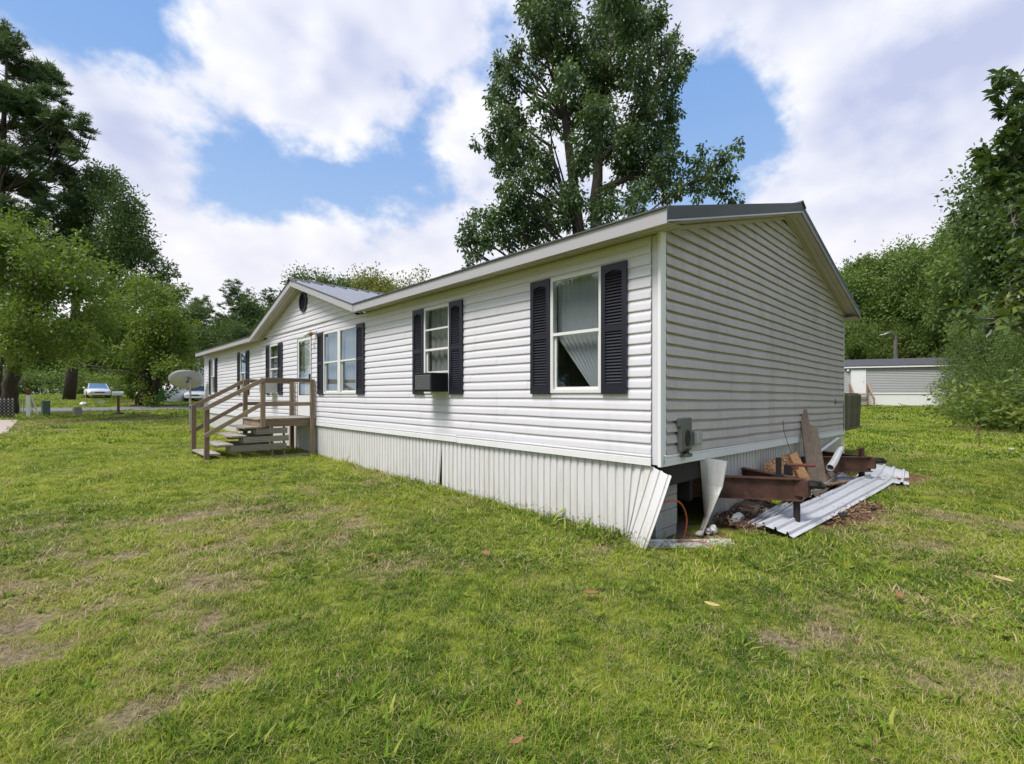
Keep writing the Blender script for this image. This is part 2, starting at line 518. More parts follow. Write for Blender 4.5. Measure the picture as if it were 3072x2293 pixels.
# ================================================================== ground
def gz(x, y):
    x = np.asarray(x, float); y = np.asarray(y, float)
    dd = np.hypot(x - CX, y - CY); t = np.clip(dd - 26, 0, None)
    s = np.where(t < 8, t * t / 16, t - 4)
    e = np.clip((y - 4) / 5, 0, 1); e = e * e * (3 - 2 * e)
    return .02 + .0135 * np.clip(y, 0, 24) + .035 * np.clip(-x, 0, 2.4) * e * (1 - np.clip((y - 14) / 10, 0, 1)) + .03 * np.clip(s, 0, 40)
def G(x, y, dz=0.0): return (float(x), float(y), float(gz(x, y)) + dz)
BARE = [(-4.1, 3.2, .55, .35), (-4.3, 3.65, .4, .3), (-3.9, 3.1, .5, .3), (-3.45, 3.05, .4, .25), (-3.75, 1.27, .32, .22), (-3.78, .5, .32, .3),
        (-4.0, .38, .4, .22), (-4.4, 2.0, .4, .3), (-4.5, 1.55, .42, .35), (-1.9, 3.62, .35, .25), (-1.1, -1.42, .3, .2), (-.45, .38, .3, .16),
        (-1.9, 2.7, .4, .3), (-2.86, 2.88, .5, .35), (-3.3, .95, .35, .2), (-.75, -1.55, .3, .15), (-2.2, 4.4, .4, .3), (-4.9, 5.0, .7, .4), (-3.2, 4.4, .5, .3)]
DIRT = [(3.1, -1.03, .75, .28), (2.4, -.9, .5, .2), (6.9, -1.2, 1.0, .32), (3.2, -.3, 2.0, .38), (1.6, -.2, .7, .35), (5.5, -.3, 1.5, .4), (.35, .15, .5, .35), (.75, -.18, .3, .18)]
def blobs_at(L, x, y):
    s = np.zeros_like(x)
    for (a, b, ra, rb) in L:
        s = np.maximum(s, np.exp(-(((x - a) / ra) ** 2 + ((y - b) / rb) ** 2) * 1.1))
    return s
def bare_dry(x, y):
    x = np.asarray(x, float); y = np.asarray(y, float)
    n1 = fbm(x * 1.1 + 3, y * 1.1 + 9, 5); n2 = fbm(x * 3.7, y * 3.7, 4); n3 = fbm(x * .33 + 40, y * .33 + 11, 3)
    b = blobs_at([(p_, q_, r1 * .8, r2 * .7) for p_, q_, r1, r2 in BARE], x, y)
    dirt = blobs_at(DIRT, x, y)
    n5 = fbm(x * 9 + 5, y * 9, 3)
    bare = np.clip((b * .92 + (n2 - .5) * 1.6 + (n5 - .5) * 1.3 - .36) * 1.6, 0, .85) * np.clip(b * 3, 0, 1)
    bare = np.maximum(bare, np.clip((n1 * .6 + n2 * .4 - .60) * 7, 0, .8) * np.clip((n3 - .36) * 5, 0, 1) * np.clip(1.3 - np.hypot(x - CX, y - CY) / 9, 0, 1))
    dirt_m = np.clip((dirt + (n2 - .5) * .9 - .38) * 4, 0, 1)
    dry = np.clip(.13 + (n3 - .50) * .8 + (n1 - .5) * 1.5 + (n2 - .5) * .9 + b * .12 + dirt * .5, 0, 1)
    # dry band of lawn before the far-left fence
    dry = np.maximum(dry, .7 * np.exp(-((y - 25.5) / 2.2) ** 2) * np.clip((3 - x) / 4, 0, 1))
    # path of lush grass on the left lawn
    lush = np.exp(-((y - 12) / 6.0) ** 2) * np.clip((1 - x) / 2, 0, 1)
    dry = np.clip(dry - .38 * lush, 0, 1)
    return bare, dirt_m, dry

def axis_lines(lo, hi, a, b, fine, grow=1.16):
    L = list(np.arange(a, b, fine)); s = fine; v = L[-1]
    while v < hi: s *= grow; v += s; L.append(v)
    s = fine; v = a; pre = []
    while v > lo: s *= grow; v -= s; pre.append(v)
    return np.array(pre[::-1] + L)
gx = axis_lines(-420, 520, -6.2, 7.6, .085); gy = axis_lines(-320, 520, -3.2, 6.4, .085)
GX, GY = np.meshgrid(gx, gy, indexing='ij')
gX = GX.ravel(); gY = GY.ravel()
gZ = gz(gX, gY)
ba, di, dr = bare_dry(gX, gY)
near = np.clip(1.4 - np.hypot(gX - CX, gY - CY) / 12, 0, 1)
gZ = gZ + (fbm(gX * 2.3, gY * 2.3, 3) - .5) * .05 * near - .015 * ba * near
m_, n_ = len(gx), len(gy)
I, J = np.meshgrid(np.arange(m_ - 1), np.arange(n_ - 1), indexing='ij')
q = np.stack([I * n_ + J, (I + 1) * n_ + J, (I + 1) * n_ + J + 1, I * n_ + J + 1], -1).reshape(-1)
m, t, b = material('lawn_soil')
p = t.pos()
a_b = t.attr('bare'); a_d = t.attr('dirt'); a_y = t.attr('dry')
n1 = t.noise(p, 22, 6, .7); n2 = t.noise(p, 75, 5, .8); n3 = t.noise(p, 1.3, 5, .6); n4 = t.noise(t.scaled(p, (60, 190, 60)), 1.0, 4, .6)
green = t.mix(t.sstep(n1, .3, .7), (.13, .165, .022), (.29, .315, .042))
tan = t.mix(t.sstep(n1, .35, .7), (.16, .13, .07), (.38, .30, .17))
c = t.mix(t.math('MULTIPLY', t.sstep(t.math('ADD', a_y, t.math('MULTIPLY', t.math('SUBTRACT', n3, .5), .5)), .1, .75), .9), green, tan)
soil = t.mix(t.sstep(t.math('ADD', t.math('MULTIPLY', n2, .5), t.math('MULTIPLY', n1, .5)), .36, .64), (.10, .072, .052), (.40, .30, .225))
c = t.mix(a_b, c, soil)
rs = t.mix(t.sstep(n4, .38, .62), (.075, .038, .024), (.30, .175, .10))
c = t.mix(a_d, c, rs)
t.l.new(c, b.inputs['Base Color']); b.inputs['Roughness'].default_value = .98; b.inputs['Specular IOR Level'].default_value = .1
bump(t, b, t.math('ADD', n2, n1), .8, .02)
me = fast_mesh('ground', np.stack([gX, gY, gZ], -1), q, 4, 'lawn_soil', {'bare': ba, 'dirt': di, 'dry': dr}, True)
ground = bpy.data.objects.new('ground', me); link(ground); tag(ground, kind='structure')

# road and driveway
def strip(name, mat, pts_a, pts_b, dz, n=40):
    mb = MB(); P = []
    for i in range(n + 1):
        f = i / n
        row = []
        for k in range(5):
            g = k / 4
            a = np.array(pts_a[0]) * (1 - f) + np.array(pts_a[1]) * f; b_ = np.array(pts_b[0]) * (1 - f) + np.array(pts_b[1]) * f
            pxy = a * (1 - g) + b_ * g
            row.append((pxy[0], pxy[1], float(gz(*pxy)) + dz))
        P.append(row)
    mb.grid(P)
    o = part(name, mb, mat); tag(o, kind='structure'); return o
strip('road', 'asphalt', [(-120, 37.6), (90, 33.4)], [(-120, 41.6), (90, 37.4)], .03, 120)
strip('driveway', 'driveway', [(-12, 29.5), (-7.0, 8)], [(-5.75, 29.0), (-5.6, 20)], .022, 30)

# ================================================================== the mobile home
HW, HL = 7.49, 20.59             # gable width (X), length (Y)
ZB, ZT = .834, 3.20              # trim bottom, wall top
OV, OG = .29, .24                # eave and gable overhang
FB, FT = 3.13, 3.275             # fascia bottom / top
RZ = 4.43                        # ridge
SL = (RZ - FT) / (HW / 2 + OV)
home = empty('mobile_home', (0, 0, 0))
tag(home, 'long white vinyl-sided mobile home with black shutters, torn skirting and metal roof', 'mobile home')
def sag(x, z):                   # the right-hand end has settled
    f = np.clip((ZT - z) / (ZT - ZB), 0, 1)
    return z - x * (.0135 * f + .004 * (1 - f))
TZ = .945                        # top of the bottom trim band
CH = .1135                       # siding course
PROF = [(0, .002), (0.001, .021), (.08, .0235), (.50, .0185), (.66, .0125), (.74, .004), (.88, .002), (1.0, .001)]

PROFG = [(0, -.010), (0.001, .026), (.06, .029), (.56, .023), (.76, .015), (.79, -.002), (1.0, -.004)]   # deeper lap of the gable siding

# openings in the front wall: (y0, y1, z0, z1)
WIN = [dict(y0=.69, y1=1.42, z0=1.585, z1=2.945), dict(y0=3.50, y1=4.185, z0=1.585, z1=2.945),
       dict(y0=6.64, y1=8.28, z0=1.585, z1=2.945), dict(y0=11.38, y1=12.08, z0=1.585, z1=2.945),
       dict(y0=14.49, y1=15.14, z0=1.585, z1=2.945), dict(y0=18.73, y1=19.35, z0=1.585, z1=2.945)]
DOOR = dict(y0=9.03, y1=9.95, z0=1.02, z1=2.985)
OPEN = [(w['y0'], w['y1'], w['z0'], w['z1']) for w in WIN] + [(DOOR['y0'], DOOR['y1'], DOOR['z0'], DOOR['z1'])]
GP, GH, GRIN = 9.63, 3.40, 4.34  # front gable: peak Y, half width, peak height
GSL = (GRIN - FT) / GH
def front_top(y):                # underside of roof over the front wall
    return max(ZT, FT - .10 + (GH - abs(y - GP)) * GSL) if abs(y - GP) < GH else ZT
def clip_prof(za, zb, z0, z1, k=1.0):
    pts = [(z0 + t_ * (z1 - z0), o_ * k) for t_, o_ in (PROF if k < 1 else PROFG)]
    out = []
    for (a, oa), (b_, ob) in zip(pts[:-1], pts[1:]):
        lo, hi = max(a, za), min(b_, zb)
        if hi - lo > 1e-6:
            f = lambda z: oa + (ob - oa) * (z - a) / (b_ - a + 1e-9)
            if not out: out.append((lo, f(lo)))
            out.append((hi, f(hi)))
    return out
frw = MB(); frw.box((.030, .02, ZB + .01), (.05, 0.69, ZT))
edges = sorted(set([0.02, HL - .02] + [v for o_ in OPEN for v in o_[:2]]))
fw_mb = MB()
for a, b_ in zip(edges[:-1], edges[1:]):
    holes = [o_ for o_ in OPEN if o_[0] <= a + 1e-4 and o_[1] >= b_ - 1e-4]
    zz = [ZB + .01] + [v for h in holes for v in h[2:4]] + [3.16]
    for k in range(0, len(zz), 2):
        fw_mb.box((.010, a, zz[k]), (.05, b_, zz[k + 1]))
front_wall = part('front_wall', fw_mb, 'vinyl_white', home)
def front_course(z0, z1, kc):
    runs = []; mb = None; last = None
    joints = [v + 1.22 * (kc % 3) + .35 * math.sin(kc * 5.1) for v in (2.1, 5.76, 9.4, 13.1, 16.7, 20.3)]
    ed = sorted(set(edges + list(np.arange(.09, HL, .9)) + joints))
    for a, b_ in zip(ed[:-1], ed[1:]):
        a_, bb = max(a, .085), min(b_, HL - .085)
        if bb - a_ < .01: continue
        bands = [(z0, z1)]
        for (y0, y1, h0, h1) in OPEN:
            if y0 <= a + 1e-4 and y1 >= b_ - 1e-4:
                nb = []
                for (p0, p1) in bands:
                    if h1 <= p0 or h0 >= p1: nb.append((p0, p1)); continue
                    if h0 > p0: nb.append((p0, h0))
                    if h1 < p1: nb.append((h1, p1))
                bands = nb
        if not bands: mb = None
        for (p0, p1) in bands:
            pr = clip_prof(p0, p1, z0, z1, .62)
            if len(pr) < 2: continue
            jn = sum(1 for v in joints if a >= v - 1e-6)
            if mb is None or jn != last: mb = MB(); runs.append(mb); last = jn
            jo = .0025 * (jn % 2)
            wa = .0022 * math.sin(a * 2.3 + z0 * 7) + .0012 * math.sin(a * 5.1 + z0 * 3); wb = .0022 * math.sin(b_ * 2.3 + z0 * 7) + .0012 * math.sin(b_ * 5.1 + z0 * 3)
            rows = [[(-o_ - .002 - jo, a_ - .0 * jo, z_ + wa), (-o_ - .002 - jo, bb + (.025 if jo and any(abs(bb - v) < 1e-6 for v in joints) else 0), z_ + wb)] for z_, o_ in pr]
            if abs(p0 - z0) < 1e-6: rows = [[(0.012, a_, z0 + wa), (0.012, bb, z0 + wb)]] + rows
            mb.grid([[r_[1], r_[0]] for r_ in rows])
    return runs
z = TZ; k = 0
while z < 3.14:
    for run in front_course(z, min(z + CH, 3.16), k):
        part('siding_board', run, 'vinyl_white', front_wall)
    z += CH; k += 1
# front gable triangle
ymin, ymax = GP - GH + .25, GP + GH - .25
g_mb = MB()
g_mb.prism([(GP - GH + .4, 3.14), (GP + GH - .4, 3.14), (GP, GRIN - .10)], .010, .05, lambda u, v, h: (h, u, v))
fgable = part('front_gable', g_mb, 'vinyl_white', home)
def tri_course(z0, z1, yl, yr, fn, kk=1.0):
    mb = MB(); rows = []
    pr = [(z0, -.012)] + clip_prof(z0, z1, z0, z1, kk)
    nseg = 12
    for z_, o_ in pr:
        a_, b_ = yl(z_), yr(z_)
        if b_ - a_ < .01: a_ = b_ = (a_ + b_) / 2
        rows.append([fn(a_ + (b_ - a_) * i / nseg, -o_ - .002, z_) for i in range(nseg + 1)])
    mb.grid(rows); return mb
def gl(z_): return GP - max(0, (GRIN - .085 - z_)) / GSL
def gr(z_): return GP + max(0, (GRIN - .085 - z_)) / GSL
while z < GRIN - .12:
    z1 = min(z + CH, GRIN - .09)
    part('siding_board', tri_course(z, z1, lambda q_: max(gl(q_), GP - GH + .1), lambda q_: min(gr(q_), GP + GH - .1),
         lambda u, o_, z_: (o_, GP * 2 - u, z_), .62), 'vinyl_white', fgable)
    z += CH

# gable end wall (faces -Y)
gw = MB()
gw.prism([(.02, ZB), (HW - .02, ZB - .1), (HW - .02, 3.19), (HW / 2, RZ - .125), (.02, 3.235)], .022, .05, lambda u, v, h: (u, h, v))
gable_wall = part('gable_wall', gw, 'vinyl_gable_shaded', home)
GT0 = FT + OV * SL - .14
def g_l(z_): return .085 if z_ < GT0 else max(.085, (z_ - GT0) / SL)
def g_r(z_): return HW - .03 if z_ < GT0 - .03 else min(HW - .03, HW - (z_ - GT0 + .03) / SL)
z = TZ
while z < RZ - .20:
    z1 = min(z + CH, RZ - .145)
    jx = (2.3, 3.75, 5.1)[int(round((z - TZ) / CH)) % 3] + .2 * math.sin(z * 9)
    for side in (0, 1):
        if side == 0: xl_, xr_ = g_l, (lambda q_: min(g_r(q_), max(g_l(q_), jx)))
        else: xl_, xr_ = (lambda q_: min(g_r(q_), max(g_l(q_), jx - .02))), g_r
        if xr_(z) - xl_(z) < .05: continue
        def fn(u, o_, z_): return (u, o_ - .0028 * side, sag(u, z_) + .006 * math.sin(u * 1.1 + z_ * 2) * (z_ > 1.4) + .0025 * math.sin(u * 4.3 + z_ * 9))
        part('siding_board', tri_course(z, z1, xl_, xr_, fn, 1.0), 'vinyl_gable_shaded', gable_wall)
    z += CH
# back wall and far end
bw = MB(); bw.box((HW - .05, .02, ZB - .08), (HW, HL - .02, 3.14)); part('back_wall', bw, 'vinyl_white', home)
ew = MB(); ew.prism([(.05, ZB), (HW - .05, ZB), (HW - .05, 3.14), (HW / 2, RZ - .14), (.05, 3.14)], HL - .05, HL - .01, lambda u, v, h: (u, h, v)); part('end_wall', ew, 'vinyl_gable_shaded', home)
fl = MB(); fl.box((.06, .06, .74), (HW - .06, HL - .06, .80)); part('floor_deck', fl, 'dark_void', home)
# corner posts
cp = MB(); cp.box((-.024, -.026, ZB - .004), (.083, .0085, 3.215)); part('corner_post', cp, 'vinyl_trim', home, bevel=.004)
cp = MB(); cp.add([(HW - .03, -.024, ZB - .11), (HW + .02, -.024, ZB - .11), (HW + .02, .08, ZB - .11), (HW - .03, .08, ZB - .11),
                   (HW - .03, -.024, 3.11), (HW + .02, -.024, 3.11), (HW + .02, .08, 3.11), (HW - .03, .08, 3.11)],
                  [(0, 3, 2, 1), (4, 5, 6, 7), (0, 1, 5, 4), (1, 2, 6, 5), (2, 3, 7, 6), (3, 0, 4, 7)])
part('corner_post', cp, 'vinyl_trim', home)
cp = MB(); cp.box((-.024, HL - .085, ZB), (.05, HL + .02, 3.16)); part('corner_post', cp, 'vinyl_trim', home)
# bottom trim bands (front in two pieces with the visible joint)
def band(prof, a, b_, fn, n=16):
    mb = MB(); P = []
    for (o_, z_) in prof:
        P.append([fn(a + (b_ - a) * i / n, o_, z_) for i in range(n + 1)])
    mb.grid(P); return mb
TP = [(.01, ZB + .002), (.022, ZB), (.024, ZB + .070), (.012, ZB + .073), (.012, ZB + .088), (.024, ZB + .091), (.022, TZ - .004), (.004, TZ)]
for a, b_, dz in [(.085, 3.32, 0), (3.326, 12.0, .006), (12.004, HL - .09, .004)]:
    part('bottom_trim', band(TP, b_, a, lambda u, o_, z_: (-o_, u, z_ + dz)), 'vinyl_trim', home)
part('bottom_trim', band(TP, .03, HW + .05, lambda u, o_, z_: (u, -o_ - .004 - .012 * max(0, 1 - u / .25), sag(u, z_))), 'vinyl_trim', home)

# ---------------------------------------------------------------- windows
def window(w, kind='plain', ac=None, slats=False):
    y0, y1, z0, z1 = w['y0'], w['y1'], w['z0'], w['z1']
    fwid = .030
    mb = MB()
    xo, xi = -.034, .045
    mb.box((xo, y0 - .012, z0 - .012), (xi, y0 + fwid, z1 + .012)); mb.box((xo, y1 - fwid, z0 - .012), (xi, y1 + .012, z1 + .012))
    mb.box((xo + .001, y0 + fwid, z1 - fwid), (xi, y1 - fwid, z1 + .011)); mb.box((xo + .001, y0 + fwid, z0 - .011), (xi, y1 - fwid, z0 + fwid))
    win = part('window', mb, 'window_frame', home, bevel=.003)
    spans = [(y0 + fwid, y1 - fwid)]
    if kind == 'double':
        ym = (y0 + y1) / 2
        mm = MB(); mm.box((xo - .004, ym - .065, z0 - .01), (xi - .004, ym + .065, z1 + .01)); part('mullion', mm, 'window_frame', win)
        # ventilation notches down the mullion
        spans = [(y0 + fwid, ym - .065), (ym + .065, y1 - fwid)]
    zm = z0 + (z1 - z0) * .505
    bot = z0 + fwid
    if ac: bot = ac
    for (a, b_) in spans:
        up = MB()
        up.box((-.016, a, zm + .022), (-.012, b_, z1 - fwid)); part('pane', up, 'glass', win)
        rl = MB(); rl.box((-.030, a, zm - .016), (.018, b_, zm + .020)); part('meeting_rail', rl, 'window_frame', win, bevel=.003)
        if kind == 'sash3':
            r2 = MB(); r2.box((-.026, a, 2.585), (-.004, b_, 2.612)); part('meeting_rail', r2, 'window_frame', win)
        # lower sash sits behind
        zs0 = bot
        sa = MB(); sw = .030
        sa.box((.0, a + .002, zs0), (.030, a + sw, zm - .018)); sa.box((.0, b_ - sw, zs0), (.030, b_ - .002, zm - .018)); sa.box((.001, a + sw, zs0 + .001), (.029, b_ - sw, zs0 + sw))
        part('sash', sa, 'window_frame', win)
        lo = MB(); lo.box((.012, a + sw, zs0 + sw), (.016, b_ - sw, zm - .018)); part('pane', lo, 'glass', win)
        # curtain hanging inside
        cu = MB(); P = []
        nn = 40
        for i in range(nn + 1):
            u = a - .05 + (b_ - a + .1) * i / nn
            x_ = .085 + .018 * math.sin(u * 38) + .008 * math.sin(u * 91)
            P.append([(x_, u, z0 - .1), (x_, u, z1 + .1)])
        if kind == 'torn':
            # a torn plastic sheet: hangs from the top corner and is drawn aside low down
            P = []
            for i in range(nn + 1):
                row = []
                for j in range(13):
                    v = j / 12; u0 = a - .05 + (b_ - a + .1) * i / nn
                    right = b_ + .05; lft = (y0 - .05)
                    u = lft + (u0 - lft) * min(1.0, .22 + 1.55 * v)
                    x_ = .09 + .014 * math.sin(i * 1.7 + v * 3) + .03 * (1 - v)
                    row.append((x_, u, z0 - .08 + (z1 - z0 + .14) * v))
                P.append(row)
            part('plastic_sheet', MB().grid(P), 'plastic_sheet', win, smooth=True)
        else:
            if kind == 'half':
                P = P[nn // 2:]
            part('curtain', MB().grid(P), 'curtain', win, smooth=True)
        # side return of the lined opening, dark room behind
    rm = MB()
    A = [(.052, y0 - .25, z0 - .3), (.052, y1 + .25, z0 - .3), (.052, y1 + .25, z1 + .2), (.052, y0 - .25, z1 + .2)]
    B = [(1.5, y, z_) for _, y, z_ in A]
    rm.add(A + B, [(4, 5, 6, 7), (0, 4, 7, 3), (1, 2, 6, 5), (0, 1, 5, 4), (3, 7, 6, 2)])
    part('room_lining', rm, 'interior', win)
    return win
wins = [window(WIN[0], 'torn'), window(WIN[1], 'sash3', ac=1.90), window(WIN[2], 'double'), window(WIN[3], 'sash3', ac=1.90), window(WIN[4]), window(WIN[5])]

# ---------------------------------------------------------------- shutters
slat_mesh = {}
def shutter(y0, y1, single):
    z0, z1 = 1.562, 2.962
    mb = MB(); st = .055; X0, X1 = -.050, -.022
    mb.box((X0, y0, z0), (X1, y0 + st, z1)); mb.box((X0, y1 - st, z0), (X1, y1, z1))
    zm0, zm1 = 2.235, 2.30
    for a, b_ in ((z0, z0 + .105), (zm0, zm1), (z1 - .075, z1)):
        mb.box((X0 + .001, y0 + st, a), (X1, y1 - st, b_))
    # arched head rail
    n = 8; a0, b0 = y0 + st, y1 - st
    for i in range(n):
        ua = a0 + (b0 - a0) * i / n; ub = a0 + (b0 - a0) * (i + 1) / n
        um = ((ua + ub) / 2 - (a0 + b0) / 2) / ((b0 - a0) / 2)
        mb.box((X0 + .002, ua, z1 - .075 - .03 * um * um), (X1, ub, z1 - .074))
    mb.box((-.026, y0 + .01, z0 + .01), (-.0215, y1 - .01, z1 - .01))
    s = part('shutter', mb, 'shutter_black', home)
    wid = y1 - y0 - 2 * st
    zs = list(np.arange(z0 + .125, zm0 - .01, .0335)) + list(np.arange(zm1 + .02, z1 - .105, .0335))
    key = round(wid, 3)
    def slat(mb_, yc, zc_):
        mb_.add([(-.046, yc - wid / 2, zc_ - .012), (-.046, yc + wid / 2, zc_ - .012), (-.028, yc + wid / 2, zc_ + .014), (-.028, yc - wid / 2, zc_ + .014),
                 (-.043, yc - wid / 2, zc_ - .016), (-.043, yc + wid / 2, zc_ - .016), (-.0255, yc + wid / 2, zc_ + .010), (-.0255, yc - wid / 2, zc_ + .010)],
                [(0, 3, 2, 1), (4, 5, 6, 7), (0, 1, 5, 4)])
    if single:
        if key not in slat_mesh:
            m_ = MB(); slat(m_, 0, 0); slat_mesh[key] = m_.mesh('slat', 'shutter_black')
        for zz in zs:
            o = bpy.data.objects.new('slat', slat_mesh[key]); link(o, s, (0, (y0 + y1) / 2, float(zz)))
    else:
        m_ = MB()
        for zz in zs: slat(m_, (y0 + y1) / 2, zz)
        o = part('louver_panel', m_, 'shutter_black', s)
    return s
for i, w in enumerate(WIN):
    shutter(w['y0'] - .335, w['y0'] - .014, i < 2)
    shutter(w['y1'] + .014, w['y1'] + .335, i < 2)

# ---------------------------------------------------------------- window air conditioners (stand in the windows: things of their own)
def air_conditioner(y0, y1, label, body, grille, xo=-.34, z0=1.60, z1=1.885):
    e_ = empty('air_conditioner', (xo / 2, (y0 + y1) / 2, z0)); tag(e_, label, 'air conditioner', 'window air conditioners')
    mb = MB(); mb.box((xo, y0, z0), (-.02, y1, z1)); part('case', mb, body, e_, bevel=.008)
    gm = MB(); gm.box((xo - .004, y0 + .03, z0 + .03), (xo - .0005, y1 - .03, z1 - .03)); gp = part('grille', gm, grille, e_)
    fm = MB()
    for k in range(9):
        zz = z0 + .045 + k * (z1 - z0 - .09) / 8
        fm.box((xo - .010, y0 + .035, zz - .004), (xo - .0045, y1 - .035, zz + .004))
    part('grille_fins', fm, grille, gp)
    return e_
ac1 = air_conditioner(3.52, 3.99, 'black window air conditioner in the window nearest the corner window', 'ac_black', 'ac_gray')
sp_ = MB(); sp_.box((-.005, 3.99, 1.60), (.02, 4.17, 1.89)); part('side_panel', sp_, 'ac_black', ac1)
ac2 = air_conditioner(11.50, 11.95, 'off-white window air conditioner behind the wooden porch rail', 'ac_white', 'ac_gray')
sp_ = MB(); sp_.box((-.005, 11.95, 1.60), (.02, 12.06, 1.89)); part('side_panel', sp_, 'ac_white', ac2)

# ---------------------------------------------------------------- storm door
dr_ = MB(); y0, y1, z0, z1 = DOOR['y0'], DOOR['y1'], DOOR['z0'], DOOR['z1']
X0 = -.03
dr_.box((X0, y0, z0), (.05, y0 + .035, z1)); dr_.box((X0, y1 - .035, z0), (.05, y1, z1)); dr_.box((X0 + .001, y0 + .035, z1 - .035), (.05, y1 - .035, z1 - .001))
door = part('door', dr_, 'alu_gray', home)
lf = MB(); a, b_ = y0 + .037, y1 - .037
lf.box((-.022, a, z0 + .02), (.0, a + .06, z1 - .04)); lf.box((-.022, b_ - .06, z0 + .02), (.0, b_, z1 - .04))
lf.box((-.021, a + .06, z1 - .11), (-.001, b_ - .06, z1 - .041)); lf.box((-.021, a + .06, z0 + .021), (-.001, b_ - .06, z0 + .52)); lf.box((-.021, a + .06, 1.86), (-.001, b_ - .06, 1.90))
leaf_ = part('storm_leaf', lf, 'window_frame', door, bevel=.003)
pn = MB(); pn.box((-.014, a + .06, 1.90), (-.010, b_ - .06, z1 - .11)); part('pane', pn, 'glass', door)
pn = MB(); pn.box((-.014, a + .06, z0 + .52), (-.010, b_ - .06, 1.86)); part('pane', pn, 'glass', door)
hd = MB(); hd.box((-.055, a + .02, 1.93), (-.022, a + .04, 2.05)); part('handle', hd, 'black_plastic', door)
ind = MB(); ind.box((.040, a, z0), (.048, a + .55, z1 - .04)); part('inner_door', ind, 'white_paint', door)
ind = MB(); ind.box((.041, a + .55, z0), (.047, b_, z1 - .04)); part('inner_door', ind, 'interior', door)
# twin porch light by the door
pl_ = empty('porch_light', (-.05, 8.76, 2.97)); tag(pl_, 'small twin-bulb porch light on the wall beside the door', 'light')
mb = MB(); mb.box((-.045, 8.71, 2.95), (-.02, 8.81, 3.05)); part('wall_plate', mb, 'white_paint', pl_)
for s_, mt in ((-1, 'bulb_brown'), (1, 'lamp_glass')):
    mb = MB(); mb.tube([(-.04, 8.76, 3.0), (-.10, 8.76 + s_ * .06, 3.0), (-.15, 8.76 + s_ * .10, 2.97)], [.018, .022, .025], 8); ar = part('lamp_arm', mb, 'ac_white', pl_)
    mb = MB(); mb.blob((-.19, 8.76 + s_ * .13, 2.95), .055, 3, 10, 8, .02); part('bulb', mb, mt, ar, smooth=True)
# oval gable vent
vt = MB(); n = 28; vc = (9.53, 3.83); ra, rb = .235, .245
def ell(k, sc): return (vc[0] + ra * sc * math.cos(k), vc[1] + rb * sc * 1.0 * math.sin(k))
for i in range(n):
    k0, k1 = 2 * math.pi * i / n, 2 * math.pi * (i + 1) / n
    P = [ell(k0, 1.0), ell(k1, 1.0), ell(k1, .80), ell(k0, .80)]
    vt.prism(P, -.02, -.055, lambda u, v, h: (h, u, v))
vt.prism([ell(2 * math.pi * i / n, .82) for i in range(n)], -.019, -.026, lambda u, v, h: (h, u, v))
vent = part('gable_vent', vt, 'shutter_black', home)
sm = MB()
for k in range(9):
    zz = vc[1] - .17 + k * .043; hw = ra * .8 * math.sqrt(max(0.02, 1 - ((zz - vc[1]) / (rb * .8)) ** 2))
    sm.add([(-.050, vc[0] - hw, zz - .014), (-.050, vc[0] + hw, zz - .014), (-.027, vc[0] + hw, zz + .016), (-.027, vc[0] - hw, zz + .016)], [(0, 3, 2, 1)])
part('louver_panel', sm, 'shutter_black', vent, solid=.003)

# ---------------------------------------------------------------- roof
def rz(x): return FT + (x + OV) * SL if x <= HW / 2 else FT + (HW + OV - x) * SL
roof_base = MB()
for ya_, yb_, xe in ((-OG + .01, GP - GH + .05, -OV + .02), (GP - GH + .05, GP + GH - .05, .09), (GP + GH - .05, HL + OG - .01, -OV + .02)):
    ze = rz(xe) - .02
    roof_base.prism([(xe, ze), (HW / 2, RZ - .025), (HW + OV - .02, FT - .02), (HW + OV - .02, FT - .05), (HW / 2, RZ - .10), (xe, ze - .03)],
                    ya_, yb_, lambda u, v, h: (u, h, v))
roof = part('roof', roof_base, 'roof_trim_dark', home)
# ribbed panels: profile across the width, run along the slope
def rib_panel(p_low, p_high, across, width, ribs, up):
    """sheet from p_low to p_high, 'across' unit vector for the width"""
    p_low, p_high, across, up = [np.array(v, float) for v in (p_low, p_high, across, up)]
    prof = [(0, 0)]
    for r_ in range(ribs):
        c_ = width * (r_ + .5) / ribs
        prof += [(c_ - .032, 0), (c_ - .014, .022), (c_ + .014, .022), (c_ + .032, 0)]
    prof.append((width, 0))
    mb = MB(); mb.grid([[p_low + across * a + up * h for a, h in prof], [p_high + across * a + up * h for a, h in prof]])
    return mb
npan = 23; pw_ = (HL + 2 * OG) / npan
for i in range(npan):
    ya = -OG + i * pw_
    for sgn in (0, 1):
        x0 = -OV - .025 if sgn == 0 else HW + OV + .025
        if sgn == 0 and GP - GH - pw_ + .02 < ya < GP + GH - .02:
            # shortened behind the cross gable: starts where the cross gable meets the slope
            yy = ya + pw_ / 2; zc_ = GRIN - abs(yy - GP) * GSL; xs = max(.09, (zc_ - FT) / SL - OV - .35); x0 = xs
        lowz = rz(max(-OV, min(HW + OV, x0))) - (.025 * SL if x0 < -OV or x0 > HW + OV else 0)
        p_ = part('roof_panel', rib_panel((x0, ya, lowz + .004), (HW / 2, ya, RZ + .004), (0, 1, 0), pw_, 3, (0, 0, 1)), 'roof_metal', roof)
rc = MB(); rc.prism([(HW / 2 - .16, RZ - .035), (HW / 2, RZ + .045), (HW / 2 + .16, RZ - .035), (HW / 2 + .15, RZ - .045), (HW / 2, RZ + .03), (HW / 2 - .15, RZ - .045)],
                    -OG - .03, HL + OG + .02, lambda u, v, h: (u, h, v)); part('ridge_cap', rc, 'roof_trim_dark', roof)
